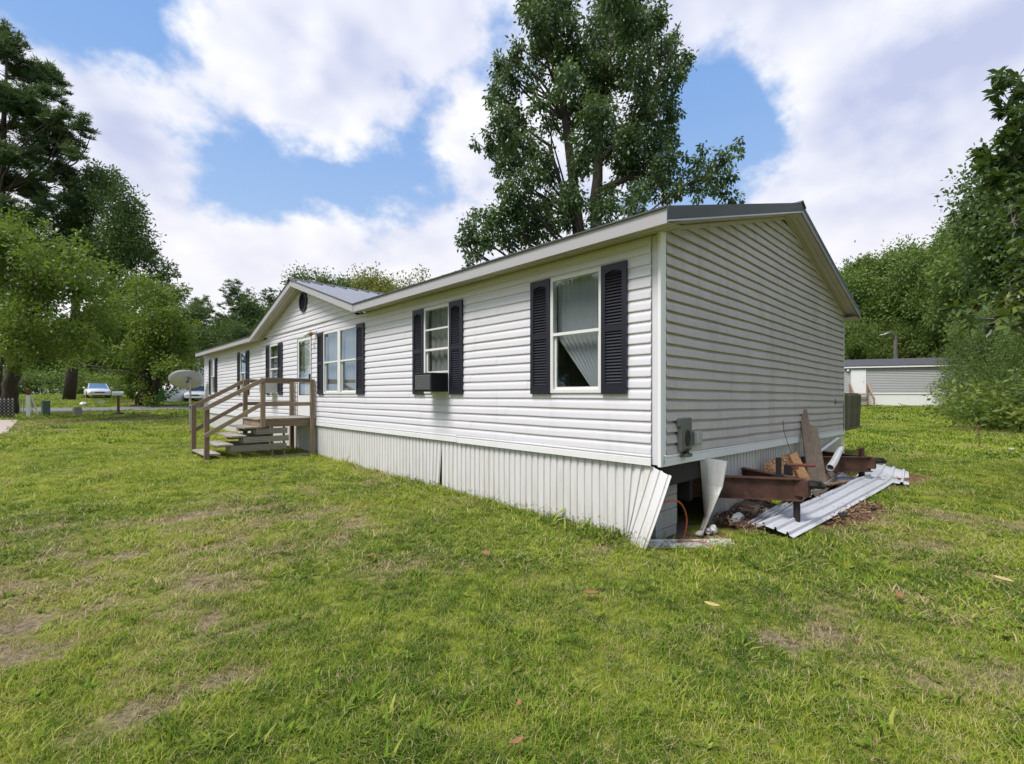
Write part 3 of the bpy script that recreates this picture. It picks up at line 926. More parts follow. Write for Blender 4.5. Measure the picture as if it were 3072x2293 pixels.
# cross gable roof
xr = (GRIN - FT) / SL - OV
for s_ in (-1, 1):
    n = 12
    for i in range(n):
        # panels run down the slope; width along X
        xa = -OV - .03 + (xr + OV + .03) * i / n; xb = -OV - .03 + (xr + OV + .03) * (i + 1) / n
        def ylow(x): # valley: cross-gable slope meets main slope
            zm = max(FT - .003, FT + (max(x, -OV) + OV) * SL) if x > -OV else FT
            return (GRIN - zm) / GSL
        la, lb = ylow(xa), ylow(xb)
        w_ = xb - xa
        prof = [(0, 0), (.35, 0), (.42, .028), (.58, .028), (.65, 0), (1, 0)]
        rows = []
        for top in (0, 1):
            r_ = []
            for f, h in prof:
                x = xa + w_ * f; l_ = la + (lb - la) * f + .03
                y = GP + s_ * (l_ if not top else .0); zz = GRIN - (l_ if not top else 0) * GSL
                r_.append((x, y, zz + h + .004))
            rows.append(r_)
        part('roof_panel', MB().grid(rows), 'roof_metal', roof)
rc = MB(); rc.prism([(GP - .14, GRIN - .04), (GP, GRIN + .05), (GP + .14, GRIN - .04), (GP + .13, GRIN - .05), (GP, GRIN + .035), (GP - .13, GRIN - .05)],
                    -OV - .05, xr + .1, lambda u, v, h: (h, u, v)); part('ridge_cap', rc, 'roof_trim_dark', roof)
# dark closure blocks in the rib gaps below the ridge cap
for i in range(12):
    xa = -OV + .06 + (xr + OV) * i / 12
    mb = MB(); mb.add([(xa, GP - .145, GRIN - .036), (xa + .17, GP - .145, GRIN - .036), (xa + .17, GP - .145, GRIN - .01), (xa, GP - .145, GRIN - .01)], [(0, 1, 2, 3)])
    part('closure_strip', mb, 'black_plastic', roof, solid=.004)

def fascia(p, q, h, mat, th=.022, up=(0, 0, 1)):
    mb = MB(); mb.bar(p, q, th, h, up); return part('fascia', mb, mat, home)
zf = (FB + FT) / 2
fascia((-OV, -OG, zf), (-OV, GP - GH, zf), FT - FB, 'fascia_gray')
fascia((-OV, GP + GH, zf), (-OV, HL + OG, zf), FT - FB, 'fascia_gray')
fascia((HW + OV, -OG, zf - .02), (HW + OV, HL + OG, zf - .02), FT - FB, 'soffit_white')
# dark drip edge along the front eaves
for a, b_ in ((-OG, GP - GH), (GP + GH, HL + OG)):
    mb = MB(); mb.box((-OV - .032, a, FT - .004), (-OV + .02, b_, FT + .012)); part('drip_edge', mb, 'roof_trim_dark', home)
# eave soffits
def soffit_strip(P0, P1, inward, nrib=3, mat='soffit_white'):
    P0, P1, inward = [np.array(v, float) for v in (P0, P1, inward)]
    prof = []
    for k in range(nrib):
        prof += [(k / nrib, 0), ((k + .70) / nrib, 0), ((k + .74) / nrib, .012), ((k + .96) / nrib, .012)]
    prof.append((1, 0))
    mb = MB(); mb.grid([[P0 + inward * a + np.array([0, 0, h]) for a, h in prof], [P1 + inward * a + np.array([0, 0, h]) for a, h in prof]])
    return mb
for a, b_ in ((-OG, GP - GH), (GP + GH, HL + OG)):
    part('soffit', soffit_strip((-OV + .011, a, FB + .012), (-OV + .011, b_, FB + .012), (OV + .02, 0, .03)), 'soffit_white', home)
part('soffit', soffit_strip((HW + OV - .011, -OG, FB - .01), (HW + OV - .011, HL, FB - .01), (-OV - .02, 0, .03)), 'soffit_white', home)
# gable-end rakes: soffit, dark rake trim, bright drip line
def rake(x0, z0, x1, z1, nm):
    part('soffit', soffit_strip((x0, -OG + .011, z0 - .13), (x1, -OG + .011, z1 - .13), (0, OG + .012, 0), 3), 'soffit_white', home)
    mb = MB(); mb.add([(x0, -OG - .002, z0 - .125), (x1, -OG - .002, z1 - .125), (x1, -OG - .012, z1 + .012), (x0, -OG - .012, z0 + .012),
                       (x0, -OG + .02, z0 - .125), (x1, -OG + .02, z1 - .125), (x1, -OG + .02, z1 + .012), (x0, -OG + .02, z0 + .012)],
                      [(0, 1, 2, 3), (7, 6, 5, 4), (3, 2, 6, 7), (0, 4, 5, 1), (0, 3, 7, 4), (1, 5, 6, 2)])
    part('rake_trim', mb, 'roof_trim_dark', home)
    mb = MB(); mb.bar((x0, -OG - .014, z0 - .128), (x1, -OG - .014, z1 - .128), .022, .014); part('drip_edge', mb, 'drip_edge', home)
rake(-OV - .01, FT, HW / 2, RZ, 'l'); rake(HW / 2, RZ, HW + OV + .01, FT, 'r')
# raked trim at wall top
for (x0, z0, x1, z1) in ((.06, GT0 - .005, HW / 2, RZ - .155), (HW / 2, RZ - .155, HW - .02, GT0 - .035)):
    mb = MB(); mb.bar((x0, -.022, z0), (x1, -.022, z1), .02, .045); part('wall_top_trim', mb, 'soffit_white', home)
mb = MB(); mb.prism([(HW / 2 - .10, RZ - .16), (HW / 2 + .10, RZ - .16), (HW / 2 + .02, RZ - .118), (HW / 2 - .02, RZ - .118)], -OG + .03, -.02, lambda u, v, h: (u, h, v)); part('peak_cover', mb, 'soffit_white', home)
# front gable rake boards and soffit
for s_ in (-1, 1):
    ye = GP + s_ * (GH + .02)
    p0 = (-OV, ye, FT - .075); p1 = (-OV, GP, GRIN - .075)
    mb = MB(); mb.add([(-OV - .011, ye, FT - .15), (-OV - .011, GP, GRIN - .15), (-OV - .011, GP, GRIN - .006), (-OV - .011, ye, FT - .006),
                       (-OV + .011, ye, FT - .15), (-OV + .011, GP, GRIN - .15), (-OV + .011, GP, GRIN - .006), (-OV + .011, ye, FT - .006)],
                      [(0, 1, 2, 3), (7, 6, 5, 4), (3, 2, 6, 7), (0, 4, 5, 1), (0, 3, 7, 4), (1, 5, 6, 2)])
    part('fascia', mb, 'fascia_gray', home)
    mb = MB(); mb.bar((-OV - .012, ye, FT + .0), (-OV - .012, GP, GRIN + .0), .03, .014); part('drip_edge', mb, 'roof_trim_dark', home)
    part('soffit', soffit_strip((-OV + .0115, ye, FT - .135), (-OV + .0115, GP, GRIN - .135), (OV - .014, 0, 0), 3), 'soffit_white', home)
    mb = MB(); mb.bar((-.022, ye - s_ * .25, FT - .15 + .25 * GSL - .02), (-.022, GP, GRIN - .17), .02, .045); part('wall_top_trim', mb, 'soffit_white', home)

# ---------------------------------------------------------------- skirting
def skirt_sheet(a, b_, z0, z1, fn, pitch=.118, nz=1):
    n = max(1, int(round(abs(b_ - a) / pitch))); prof = []
    for k in range(n):
        u = a + (b_ - a) * k / n; w_ = (b_ - a) / n
        prof += [(u, 0), (u + w_ * .62, 0.0), (u + w_ * .70, .017), (u + w_ * .88, .017), (u + w_ * .96, 0)]
    prof.append((b_, 0))
    mb = MB(); P = []
    for j in range(nz + 1):
        f = j / nz
        P.append([fn(u, h, (z0(u) if callable(z0) else z0) * (1 - f) + (z1(u) if callable(z1) else z1) * f, f) for u, h in prof])
    mb.grid(P); return mb
y = .40
while y < HL - .05:
    y2 = min(y + .42, HL - .02)
    base = lambda u: float(gz(0, u)) - .06
    # the panels by the seam near the second window have pulled apart at the foot
    if abs(y - 3.76) < .25:
        fnp = lambda u, h, z_, f, y2=y2: (.022 + h, u + (1 - f) * .0 - (1 - f) * max(0, 1 - (u - (y2 - .42)) / .42) * -.09, z_)
    else:
        fnp = lambda u, h, z_, f: (.022 + h + .004 * math.sin(u * 3.1) * (1 - f), u, z_)
    part('skirting_panel', skirt_sheet(y2, y, base, .85, fnp), 'skirting', home)
    y = y2
# skirting along the gable end, starting right of the hole
x = 1.10
while x < HW - .02:
    x2 = min(x + .42, HW)
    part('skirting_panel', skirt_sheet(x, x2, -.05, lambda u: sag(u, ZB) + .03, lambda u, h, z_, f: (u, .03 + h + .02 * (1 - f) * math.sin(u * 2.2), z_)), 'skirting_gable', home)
    x = x2
mb = MB(); mb.tube([(HW + .01, -.01, ZB - .12), (HW + .012, -.012, .0)], .012, 6); part('corner_post', mb, 'white_paint', home)
# bent end panel at the corner, flaring out from the front wall
TL, TR, BR_, BL = [np.array(v) for v in ((.02, .40, .84), (-.075, -.165, .765), (-.245, .03, .005), (.02, .415, .01))]
TM = np.array((.015, .11, .828)); BM = np.array((-.06, .345, .0))
mb = MB(); P = []
for j in range(15):
    f = j / 14; row = []
    for i in range(61):
        g = i / 60
        if g < .5: top = TL + (TM - TL) * g * 2; bo = BL + (BM - BL) * g * 2
        else: top = TM + (TR - TM) * (g - .5) * 2; bo = BM + (BR_ - BM) * (g - .5) * 2
        pt = top * (1 - f) + bo * f
        k = (g * 5) % 1
        h = .024 if .62 < k < .93 else 0
        pt = pt + np.array([h * .9 - .05 * math.sin(math.pi * f) * g * g * .6, h * .2 - .02 * math.sin(math.pi * f) * g, 0])
        row.append(pt)
    P.append(row)
tag(part('skirting_panel', MB().grid(P), 'skirting', home, solid=.003), 'bent white skirting panel flared out at the corner')
# curled panel hanging right of the hole
Ls = [np.array(v) for v in ((.93, .02, .845), (.985, .02, .53), (1.03, .015, .16), (.70, -.07, .02))]
Rs = [np.array(v) for v in ((1.14, -.205, .80), (1.02, -.20, .52), (.765, -.155, .215), (.64, -.115, .012))]
def poly(L, f):
    f = f * (len(L) - 1); i = min(int(f), len(L) - 2); return L[i] + (L[i + 1] - L[i]) * (f - i)
P = []
for j in range(19):
    f = j / 18; row = []
    for i in range(13):
        g = i / 12; k = (g * 3) % 1
        row.append(poly(Ls, f) * (1 - g) + poly(Rs, f) * g + np.array([0, -.012 if .6 < k < .95 else 0, 0]) + np.array([-.03, -.02, 0]) * math.sin(math.pi * g) * math.sin(math.pi * f))
    P.append(row)
tag(part('skirting_panel', MB().grid(P), 'skirting_gable', home, solid=.003), 'curled white skirting panel hanging beside the dark opening')
# steel frame rails and floor underside seen through the hole
mb = MB(); mb.box((.10, .045, .60), (HW - .1, .10, .83)); part('rim_beam', mb, 'dark_steel', home)
mb = MB(); mb.box((.85, .10, .345), (.92, HL - 1, .60)); part('frame_rail', mb, 'dark_steel', home)
mb = MB(); mb.box((.09, .12, .62), (.14, HL - .3, .83)); part('rim_beam', mb, 'dark_steel', home)
# near-black sheet closing the crawl space, stands in for its darkness
mb = MB(); mb.add([(.05, 5.5, -.05), (HW, 5.5, -.05), (HW, 5.5, .75), (.05, 5.5, .75)], [(0, 1, 2, 3)]); part('crawl_dark_sheet', mb, 'dark_void', home)

# block pier
pier = empty('block_pier', (.42, .33, .0)); tag(pier, 'grey concrete block pier under the corner of the home', 'pier')
def cmu(x0, x1, y0, y1, z0, z1):
    mb = MB(); mb.box((x0, y0, z0), (x1, y1, z1)); part('concrete_block', mb, 'concrete_block', pier, bevel=.006)
cmu(.16, .60, .13, .33, -.06, .125); cmu(.16, .60, .335, .53, -.06, .125)
cmu(.145, .605, .125, .325, .13, .31); cmu(.145, .605, .33, .53, .13, .31)
cmu(.15, .335, .13, .53, .315, .46); cmu(.34, .61, .128, .53, .315, .46)
cmu(.16, .615, .13, .53, .465, .605)

# utilities on the gable wall
mt = empty('meter_box', (.42, -.06, .92)); tag(mt, 'weathered grey electric meter base on the gable wall', 'meter box')
mb = MB(); mb.box((.31, -.078, .965), (.535, -.026, 1.31)); bx_ = part('case', mb, 'meter_gray', mt, bevel=.006)
mb = MB(); mb.box((.325, -.084, .985), (.52, -.0785, 1.27)); cv = part('cover', mb, 'meter_gray', mt, bevel=.004)
mb = MB(); n = 16; mb.prism([(.425 + .055 * math.cos(2 * math.pi * k / n), 1.10 + .085 * math.sin(2 * math.pi * k / n)) for k in range(n)], -.092, -.0845, lambda u, v, h: (u, h, v)); part('socket_ring', mb, 'dark_steel', cv)
mb = MB(); mb.box((.29, -.07, 1.225), (.309, -.03, 1.30)); part('bracket', mb, 'meter_gray', mt)
mb = MB(); mb.tube([(.43, -.07, .99), (.43, -.07, .925)], .028, 10); part('conduit_hub', mb, 'dark_steel', mt)
mb = MB(); mb.box((.375, -.10, .90), (.50, -.03, .935)); part('bracket', mb, 'meter_gray', mt)
sb = empty('outlet_box', (.67, -.06, 1.0)); tag(sb, 'small grey outlet box right of the meter base', 'electrical box')
mb = MB(); mb.box((.60, -.09, 1.012), (.75, -.026, 1.155)); c_ = part('case', mb, 'galv', sb, bevel=.01)
mb = MB(); mb.box((.615, -.10, 1.025), (.735, -.0905, 1.142)); part('lid', mb, 'alu_gray', sb, bevel=.008)
mb = MB(); mb.tube([(6.70, -.03, 1.36), (6.71, -.05, 1.40), (6.70, -.04, 1.47)], .006, 6); mb.tube([(6.60, -.035, 1.40), (7.38, -.035, 1.385), (7.39, -.035, .80)], .005, 5)
thing('loose_cable', mb, 'black_plastic', 'thin loose cable stapled near the far edge of the gable wall', 'cable')
mb = MB(); mb.tube([(3.55, -.05, 1.17), (3.50, -.08, 1.0), (3.62, -.10, .80), (3.85, -.12, .55)], .004, 5)
thing('loose_cable', mb, 'black_plastic', 'thin dark wire dangling beside the leaning plank', 'cable')

# ================================================================== wooden porch and steps
PY0, PY1, PX = 8.84, 10.10, -1.20
DZ = 1.03
porch = empty('wooden_porch', (-1.0, 9.45, .15)); tag(porch, 'small weathered wooden porch with steps and handrails at the front door', 'porch')
def pbar(name, p, q, w, h, ax, up=(0, 0, 1)):
    mb = MB(); mb.bar(p, q, w, h, up); return part(name, mb, 'deck_wood_' + ax, porch, bevel=.004)
def pbox(name, a, b_, ax, mat='deck_wood_'):
    mb = MB(); mb.box(a, b_); return part(name, mb, mat + ax, porch, bevel=.004)
# deck boards (run along X), with joists
nb = 9; bwid = (PY1 - PY0 + .04) / nb
for k in range(nb):
    pbox('deck_board', (PX - .03, PY0 - .02 + k * bwid, DZ - .032), (-.03, PY0 - .02 + (k + 1) * bwid - .006, DZ), 'X', 'tread_wood_')
pbox('rim_joist', (PX, PY0, DZ - .185), (-.035, PY0 + .038, DZ - .034), 'X')
pbox('rim_joist', (PX, PY1 - .038, DZ - .185), (-.035, PY1, DZ - .034), 'X')
pbox('rim_joist', (PX + .002, PY0 + .039, DZ - .185), (PX + .04, PY1 - .039, DZ - .034), 'Y')
pbox('rim_joist', (-.075, PY0 + .039, DZ - .185), (-.037, PY1 - .039, DZ - .034), 'Y')
pst = .088
def post(x, y, z0, z1): pbox('post', (x - pst / 2, y - pst / 2, z0), (x + pst / 2, y + pst / 2, z1), 'Z')
post(-.09, PY0 - .048, .10, 1.915); post(-.09, PY1 + .048, .10, 1.915)
post(PX + .05, PY0 - .048, .84, 1.915); post(PX + .05, PY1 + .048, .12, 1.915)
SX = -2.19
post(SX, PY0 - .02, .12, 1.30); post(SX, PY1 + .02, .14, 1.32)
for yy in (PY0 - .048, PY1 + .048):
    s_ = -1 if yy < 9.4 else 1
    sy = yy + s_ * .0
    pbar('rail', (-.14, yy, 1.885), (PX + .10, yy, 1.885), .04, .085, 'X')
    pbar('rail', (-.14, yy, 1.345), (PX + .10, yy, 1.345), .04, .085, 'X')
    yb = PY0 - .02 if s_ < 0 else PY1 + .02
    pbar('stair_rail', (PX + .05, yy + s_ * .066, 1.885), (SX - .06, yb + s_ * .066, 1.262), .042, .088, 'X')
    pbar('stair_rail', (PX + .0, yy + s_ * .046, 1.345), (SX - .05, yb + s_ * .0635, .715), .038, .085, 'X')
# steps: treads on boxed supports
nst = 4; rise = (DZ - .17) / 5; 
for k in range(nst):
    zt = DZ - rise * (k + 1); xa = PX - .01 - k * .245; xb = xa - .285
    for j in range(2):
        pbox('tread', (xb + j * .145, PY0 - .01, zt - .036), (xb + j * .145 + .14, PY1 + .01, zt), 'Y', 'tread_wood_')
# side boxes under the treads (stacked boards)
for yy in (PY0 + .0, PY1 - .04):
    for k in range(3):
        zt = DZ - rise * (k + 1) - .04; xa = PX - .01 - k * .245 - .04
        pbox('stringer_board', (xa - .02 - .10 * 0, yy, zt - .125), (-.62 + .03 * k - (.08 if k == 2 else 0), yy + .038, zt), 'X', 'tread_wood_')
        pbox('riser_block', (xa + .0 - .045, yy + .04, zt - .12), (xa - .005, yy + .30, zt - .001), 'Y')
    pbox('stringer_board', (SX - .07, yy, .10), (-.06, yy + .038, .205), 'X', 'tread_wood_')
pbox('ground_board', (-1.2, PY1 + .15, .10), (-.1, PY1 + .19, .26), 'X')
for xx in (-.70, -.95): pbox('riser_block', (xx, PY0 + .045, .20), (xx + .04, PY0 + .09, DZ - .19), 'Z')

# ================================================================== towing hitches
def ibeam(p, q, h, w, z_top):
    """I beam: web, two flanges; p,q 2D"""
    mb = MB()
    zc_ = z_top - h / 2
    mb.bar((p[0], p[1], zc_), (q[0], q[1], zc_), .012, h - .026)
    mb.bar((p[0], p[1], z_top - .007), (q[0], q[1], z_top - .007), w, .013)
    mb.bar((p[0], p[1], z_top - h + .007), (q[0], q[1], z_top - h + .007), w, .013)
    return mb
def hitch(wl, wr, tip, z, label, loc, jack=True):
    e_ = empty('towing_hitch', (loc[0], loc[1], 0)); tag(e_, label, 'trailer hitch', 'rusty towing hitches of the home')
    v1 = np.array(tip) - np.array(wl); v2 = np.array(tip) - np.array(wr)
    part('tongue_beam', ibeam(np.array(wl) - v1 * .5, np.array(tip) - v1 * .02, .255, .10, z), 'rust', e_)
    part('tongue_beam', ibeam(np.array(wr) - v2 * .5, np.array(tip) - v2 * .14, .255, .10, z - .004), 'rust', e_)
    mid = (np.array(wl) * .35 + np.array(wr) * .35 + np.array(tip) * .30)
    mb = MB(); mb.box((tip[0] - .07, tip[1] - .05, z - .20), (tip[0] + .06, tip[1] + .09, z - .015)); part('coupler_plate', mb, 'rust', e_, bevel=.006)
    mb = MB(); dirv = np.array([.55, -.83]); c0 = np.array([tip[0], tip[1], z - .075])
    mb.tube([c0, c0 + np.array([dirv[0] * .12, dirv[1] * .12, .005]), c0 + np.array([dirv[0] * .20, dirv[1] * .20, -.005])], [.05, .042, .034], 8)
    mb.box(tuple(c0 + np.array([.03, -.15, .03])), tuple(c0 + np.array([.09, -.05, .055])))
    part('coupler', mb, 'dark_steel', e_)
    return e_
h1 = hitch((1.26, .04), (2.20, .04), (1.80, -.80), .598, 'rusty A-frame towing hitch nearest the corner opening', (1.75, -.4))
mb = MB(); mb.tube([(1.90, -.50, .60), (1.90, -.50, .80)], .032, 10); mb.box((1.84, -.55, .52), (1.96, -.45, .60)); part('jack_tube', mb, 'dark_steel', h1)
mb = MB(); mb.tube([(1.80, -.72, .34), (1.80, -.72, .02)], .036, 10); mb.box((1.70, -.80, .0), (1.90, -.64, .03)); part('jack_leg', mb, 'dark_steel', h1)
h2 = hitch((4.72, .04), (5.98, .04), (5.60, -.80), .510, 'rusty A-frame towing hitch at the far end of the gable', (5.4, -.4))
mb = MB(); mb.box((5.545, -.69, .50), (5.625, -.61, .655)); mb.box((5.30, -.665, .63), (5.56, -.635, .65)); part('jack_bracket', mb, 'rust', h2)
mb = MB(); mb.tube([(5.58, -.66, .26), (5.58, -.66, .06)], .045, 10); mb.box((5.49, -.75, .03), (5.68, -.57, .065)); part('jack_leg', mb, 'dark_steel', h2)

# ================================================================== debris by the gable end
def board(name, label, cat, pts, th, mat, group=None, **kw):
    """flat board from an outline of 3D points, given thickness along its normal"""
    P = [np.array(p, float) for p in pts]
    nrm = np.cross(P[1] - P[0], P[-1] - P[0]); nrm /= np.linalg.norm(nrm)
    n = len(P); mb = MB()
    mb.add([p for p in P] + [p + nrm * th for p in P], [tuple(range(n))[::-1], tuple(range(n, 2 * n))] + [(i, (i + 1) % n, n + (i + 1) % n, n + i) for i in range(n)])
    return thing(name, mb, mat, label, cat, group, **kw)
# leaning plank with a notch: foot -> top
foot = np.array((4.13, -.37, .10)); top = np.array((4.72, -.045, 1.29))
ax = top - foot; sd = np.array((.62, -.72, -.10)); sd = sd - ax * (sd @ ax) / (ax @ ax); sd = sd / np.linalg.norm(sd)
def pk(u, v): return foot + ax * v + sd * u
board('leaning_plank', 'grey weathered notched plank leaning against the gable wall', 'plank',
      [pk(-.14, 0), pk(.13, 0), pk(.125, .785), pk(.01, .80), pk(.005, 1.0), pk(-.12, .995)], .035, 'plank_gray')
# OSB sheet
def dbp(x, y, Z): return at(1800 + x / 2.329, 1150 + y / 2.329, Z)
board('chipboard_piece', 'broken brown chipboard piece propped behind the near hitch', 'board',
      [dbp(1140, 575, 6.55), dbp(1165, 548, 6.58), dbp(1320, 495, 6.75), dbp(1370, 482, 6.82), dbp(1430, 660, 6.55), dbp(1330, 720, 6.45), dbp(1180, 680, 6.40)], .014, 'osb')
board('splintered_board', 'reddish brown splintered board leaning beside the chipboard', 'board',
      [dbp(1325, 500, 6.70), dbp(1375, 480, 6.75), dbp(1480, 690, 6.35), dbp(1420, 715, 6.30)], .04, 'plank_brown')
mb = MB(); mb.tube([(2.64, -.36, .625), (2.92, -.62, .612)], .022, 8); mb.tube([(2.64, -.36, .60), (2.76, -.47, .575)], .016, 8)
thing('rusty_pipe', mb, 'red_rust', 'short red-brown pipe sticking out over the near hitch', 'pipe')
mb = MB(); mb.box((2.62, -.42, .10), (2.72, -.34, .62)); thing('steel_stub', mb, 'dark_steel', 'dark upright steel stub carrying the red-brown pipe', 'steel post')
# white bent pipe / gutter end
wp = [(4.24, -.50, .43), (4.55, -.49, .50), (4.85, -.47, .58), (5.08, -.46, .645), (5.25, -.45, .655)]
mb = MB(); mb.tube(wp, [.052, .05, .047, .038, .03], 8, caps=False)
thing('white_downspout', mb, 'white_plastic', 'white hollow downspout pipe resting on the far hitch', 'pipe', solid=.006)
mb = MB(); mb.bar((4.9, -.02, .42), (6.9, -.05, .70), .05, .012); thing('white_trim_strip', mb, 'white_paint', 'thin white trim strip slanting across the far skirting', 'trim strip')

def sheet(name, label, A, B, C_, D_, ribs, mat='sheet_metal', amp=.032, wob=.02, seed=1, n=28, group='loose white metal sheets'):
    """corrugated sheet: A->B near edge, D->C far edge (A,B,C,D corners with z)"""
    A, B, C_, D_ = [np.array(v, float) for v in (A, B, C_, D_)]
    g = np.random.default_rng(seed); ph = g.random(4) * 6
    prof = [(0, 0)]
    for r_ in range(ribs):
        c_ = (r_ + .5) / ribs; w_ = 1 / ribs
        prof += [(c_ - .14 * w_, 0), (c_ - .08 * w_, 1), (c_ + .08 * w_, 1), (c_ + .14 * w_, 0)]
    prof.append((1, 0)); P = []
    for i in range(n + 1):
        f = i / n; row = []
        for u, h in prof:
            p = (A + (B - A) * f) * (1 - u) + (D_ + (C_ - D_) * f) * u
            p = p + np.array([0, 0, h * amp + wob * (math.sin(f * 5 + ph[0] + u * 2) * .6 + math.sin(f * 11 + ph[1] - u * 3) * .25)])
            row.append(p)
        P.append(row)
    return thing(name, MB().grid(P), mat, label, 'metal sheet', group, solid=.003)
sheet('metal_sheet', 'long white ribbed metal sheet lying outermost on the grass', (1.20, -.86, .05), (5.95, -1.05, .07), (5.9, -.66, .15), (1.22, -.50, .15), 3, wob=.015, seed=2)
sheet('metal_sheet', 'dirty white metal sheet half under the outermost sheet', (1.45, -.47, .06), (5.3, -.50, .22), (5.3, -.22, .16), (1.5, -.30, .04), 3, wob=.02, seed=5)
sheet('metal_sheet', 'crumpled white metal sheet at the far end of the pile', (5.9, -1.25, .03), (7.6, -1.05, .05), (7.7, -.45, .12), (5.7, -.50, .14), 4, wob=.05, seed=8)
sheet('metal_sheet', 'short torn white metal sheet below the far hitch', (4.55, -.50, .13), (5.5, -.58, .10), (5.7, -.25, .20), (4.7, -.20, .18), 5, amp=.014, wob=.02, seed=11)
sheet('metal_sheet', 'narrow white metal strip lying in front of the opening', (-.14, .06, .035), (.56, -.52, .03), (.70, -.40, .05), (.02, .20, .06), 2, amp=.02, wob=.004, seed=3, mat='skirting')
for i, (a, b_, w_, lab) in enumerate([((3.55, -.33, .06), (5.45, -.30, .26), .16, 'grey scrap board lying on top of the pile'),
                                      ((3.5, -.52, .14), (4.9, -.42, .20), .13, 'thin dark scrap board beside the leaning plank foot'),
                                      ((4.9, -.15, .20), (6.2, -.35, .16), .22, 'rotten brown board under the far hitch'),
                                      ((2.0, -.52, .07), (2.9, -.42, .08), .12, 'short scrap board under the near hitch'),
                                      ((3.3, -.10, .12), (4.2, -.50, .17), .14, 'crosswise scrap board at the foot of the leaning plank')]):
    mb = MB(); mb.bar(a, b_, w_, .025); thing('scrap_board', mb, 'scrap_wood', lab, 'board', 'scrap boards in the pile', bevel=.004)
for (a, b_, w_, mt2, lab) in [((2.85, -.55, .20), (3.9, -.25, .30), .10, 'plank_brown', 'reddish split board lying across the middle of the pile'),
                          ((3.2, -.62, .12), (4.0, -.18, .26), .07, 'plank_gray', 'narrow dark stick crossing the pile before the plank foot'),
                          ((4.3, -.62, .17), (5.2, -.25, .27), .09, 'scrap_wood', 'short pale board beside the white downspout'),
                          ((2.2, -.62, .14), (3.1, -.30, .22), .06, 'plank_gray', 'dark lath under the tip of the near hitch'),
                          ((3.9, -.55, .22), (4.7, -.60, .18), .12, 'osb', 'broken chipboard strip at the foot of the leaning plank'),
                          ((2.55, -.18, .24), (3.3, -.42, .16), .11, 'plank_brown', 'brown board behind the lime green case'),
                          ((1.7, -.28, .10), (2.5, -.12, .16), .05, 'plank_gray', 'thin dark lath in the dirt by the skirting')]:
    mb = MB(); mb.bar(a, b_, w_, .022, up=(.1, .2, 1)); thing('scrap_board', mb, mt2, lab, 'board', 'scrap boards in the pile', bevel=.003)
mb = MB(); mb.box((2.38, -.34, .13), (2.72, -.25, .19)); thing('lime_case', mb, 'lime_plastic', 'bright lime green plastic case under the near hitch', 'plastic case', bevel=.02)
mb = MB(); mb.prism([(2.75, .05), (3.05, .05), (3.02, .21), (2.78, .20)], -.42, -.30, lambda u, v, h: (u, h, v)); thing('cardboard_box', mb, 'scrap_wood', 'pale crushed box beside the lime green case', 'box', bevel=.006)
mb = MB(); n = 14
mb.tube([(2.28 + .11 * math.cos(2 * math.pi * k / n), -.08 - .04 * math.sin(2 * math.pi * k / n) * .3, .15 + .11 * math.sin(2 * math.pi * k / n)) for k in range(n + 1)], .022, 7, False)
thing('rubber_ring', mb, 'black_plastic', 'dark rubber ring leaning on the skirting under the near hitch', 'ring')
# loose litter: one countable piece each
for i, (x_, y_, r_, mt_, nm, lab, cat) in enumerate([
    (.64, -.11, (.055, .04, .03), 'stone', 'stone', 'flat pale stone at the foot of the curled panel', 'stone'),
    (.78, -.14, (.05, .04, .035), 'stone', 'stone', 'pale stone between the flat stone and the white lump', 'stone'),
    (.86, -.16, (.055, .045, .05), 'white_plastic', 'white_lump', 'white broken lump right of the curled panel', 'stone'),
    (1.45, -.19, (.13, .06, .07), 'clear_plastic', 'plastic_wrap', 'crumpled clear plastic wrap by the gable skirting', 'plastic'),
    (1.47, -.47, (.12, .06, .035), 'stone', 'stone', 'long flat stone at the near end of the sheets', 'stone'),
    (2.64, -.99, (.06, .05, .04), 'black_plastic', 'black_lump', 'black lump on the grass beside the outermost sheet', 'lump'),
    (3.42, -1.17, (.035, .03, .025), 'black_plastic', 'black_lump', 'tiny black lump farther out beside the bare straw patch', 'lump'),
    (1.95, -.16, (.05, .04, .03), 'white_plastic', 'broken_crock', 'white broken piece in the dirt by the skirting', 'shard'),
    (2.15, -.28, (.06, .045, .04), 'white_plastic', 'broken_crock', 'larger white broken piece nearer the lime case', 'shard'),
    (2.55, -.40, (.09, .06, .06), 'concrete_block', 'stone', 'grey rubble chunk under the near hitch tip', 'rubble'),
    (14.62, -2.43, (.16, .07, .03), 'stone', 'flat_stone', 'flat grey stone lying on the back lawn', 'stone'),
    (32.4, -2.2, (.30, .2, .16), 'white_plastic', 'pale_rock', 'white rock at the edge of the right-hand bushes', 'rock'),
    (31.2, -2.9, (.35, .2, .12), 'stone', 'pale_rock', 'grey rock right of the white rock by the bushes', 'rock')]):
    mb = MB(); mb.blob((x_, y_, float(gz(x_, y_)) + r_[2] * .7 + .02), r_, 20 + i, 9, 6, .28)
    thing(nm, mb, mt_, lab, cat)
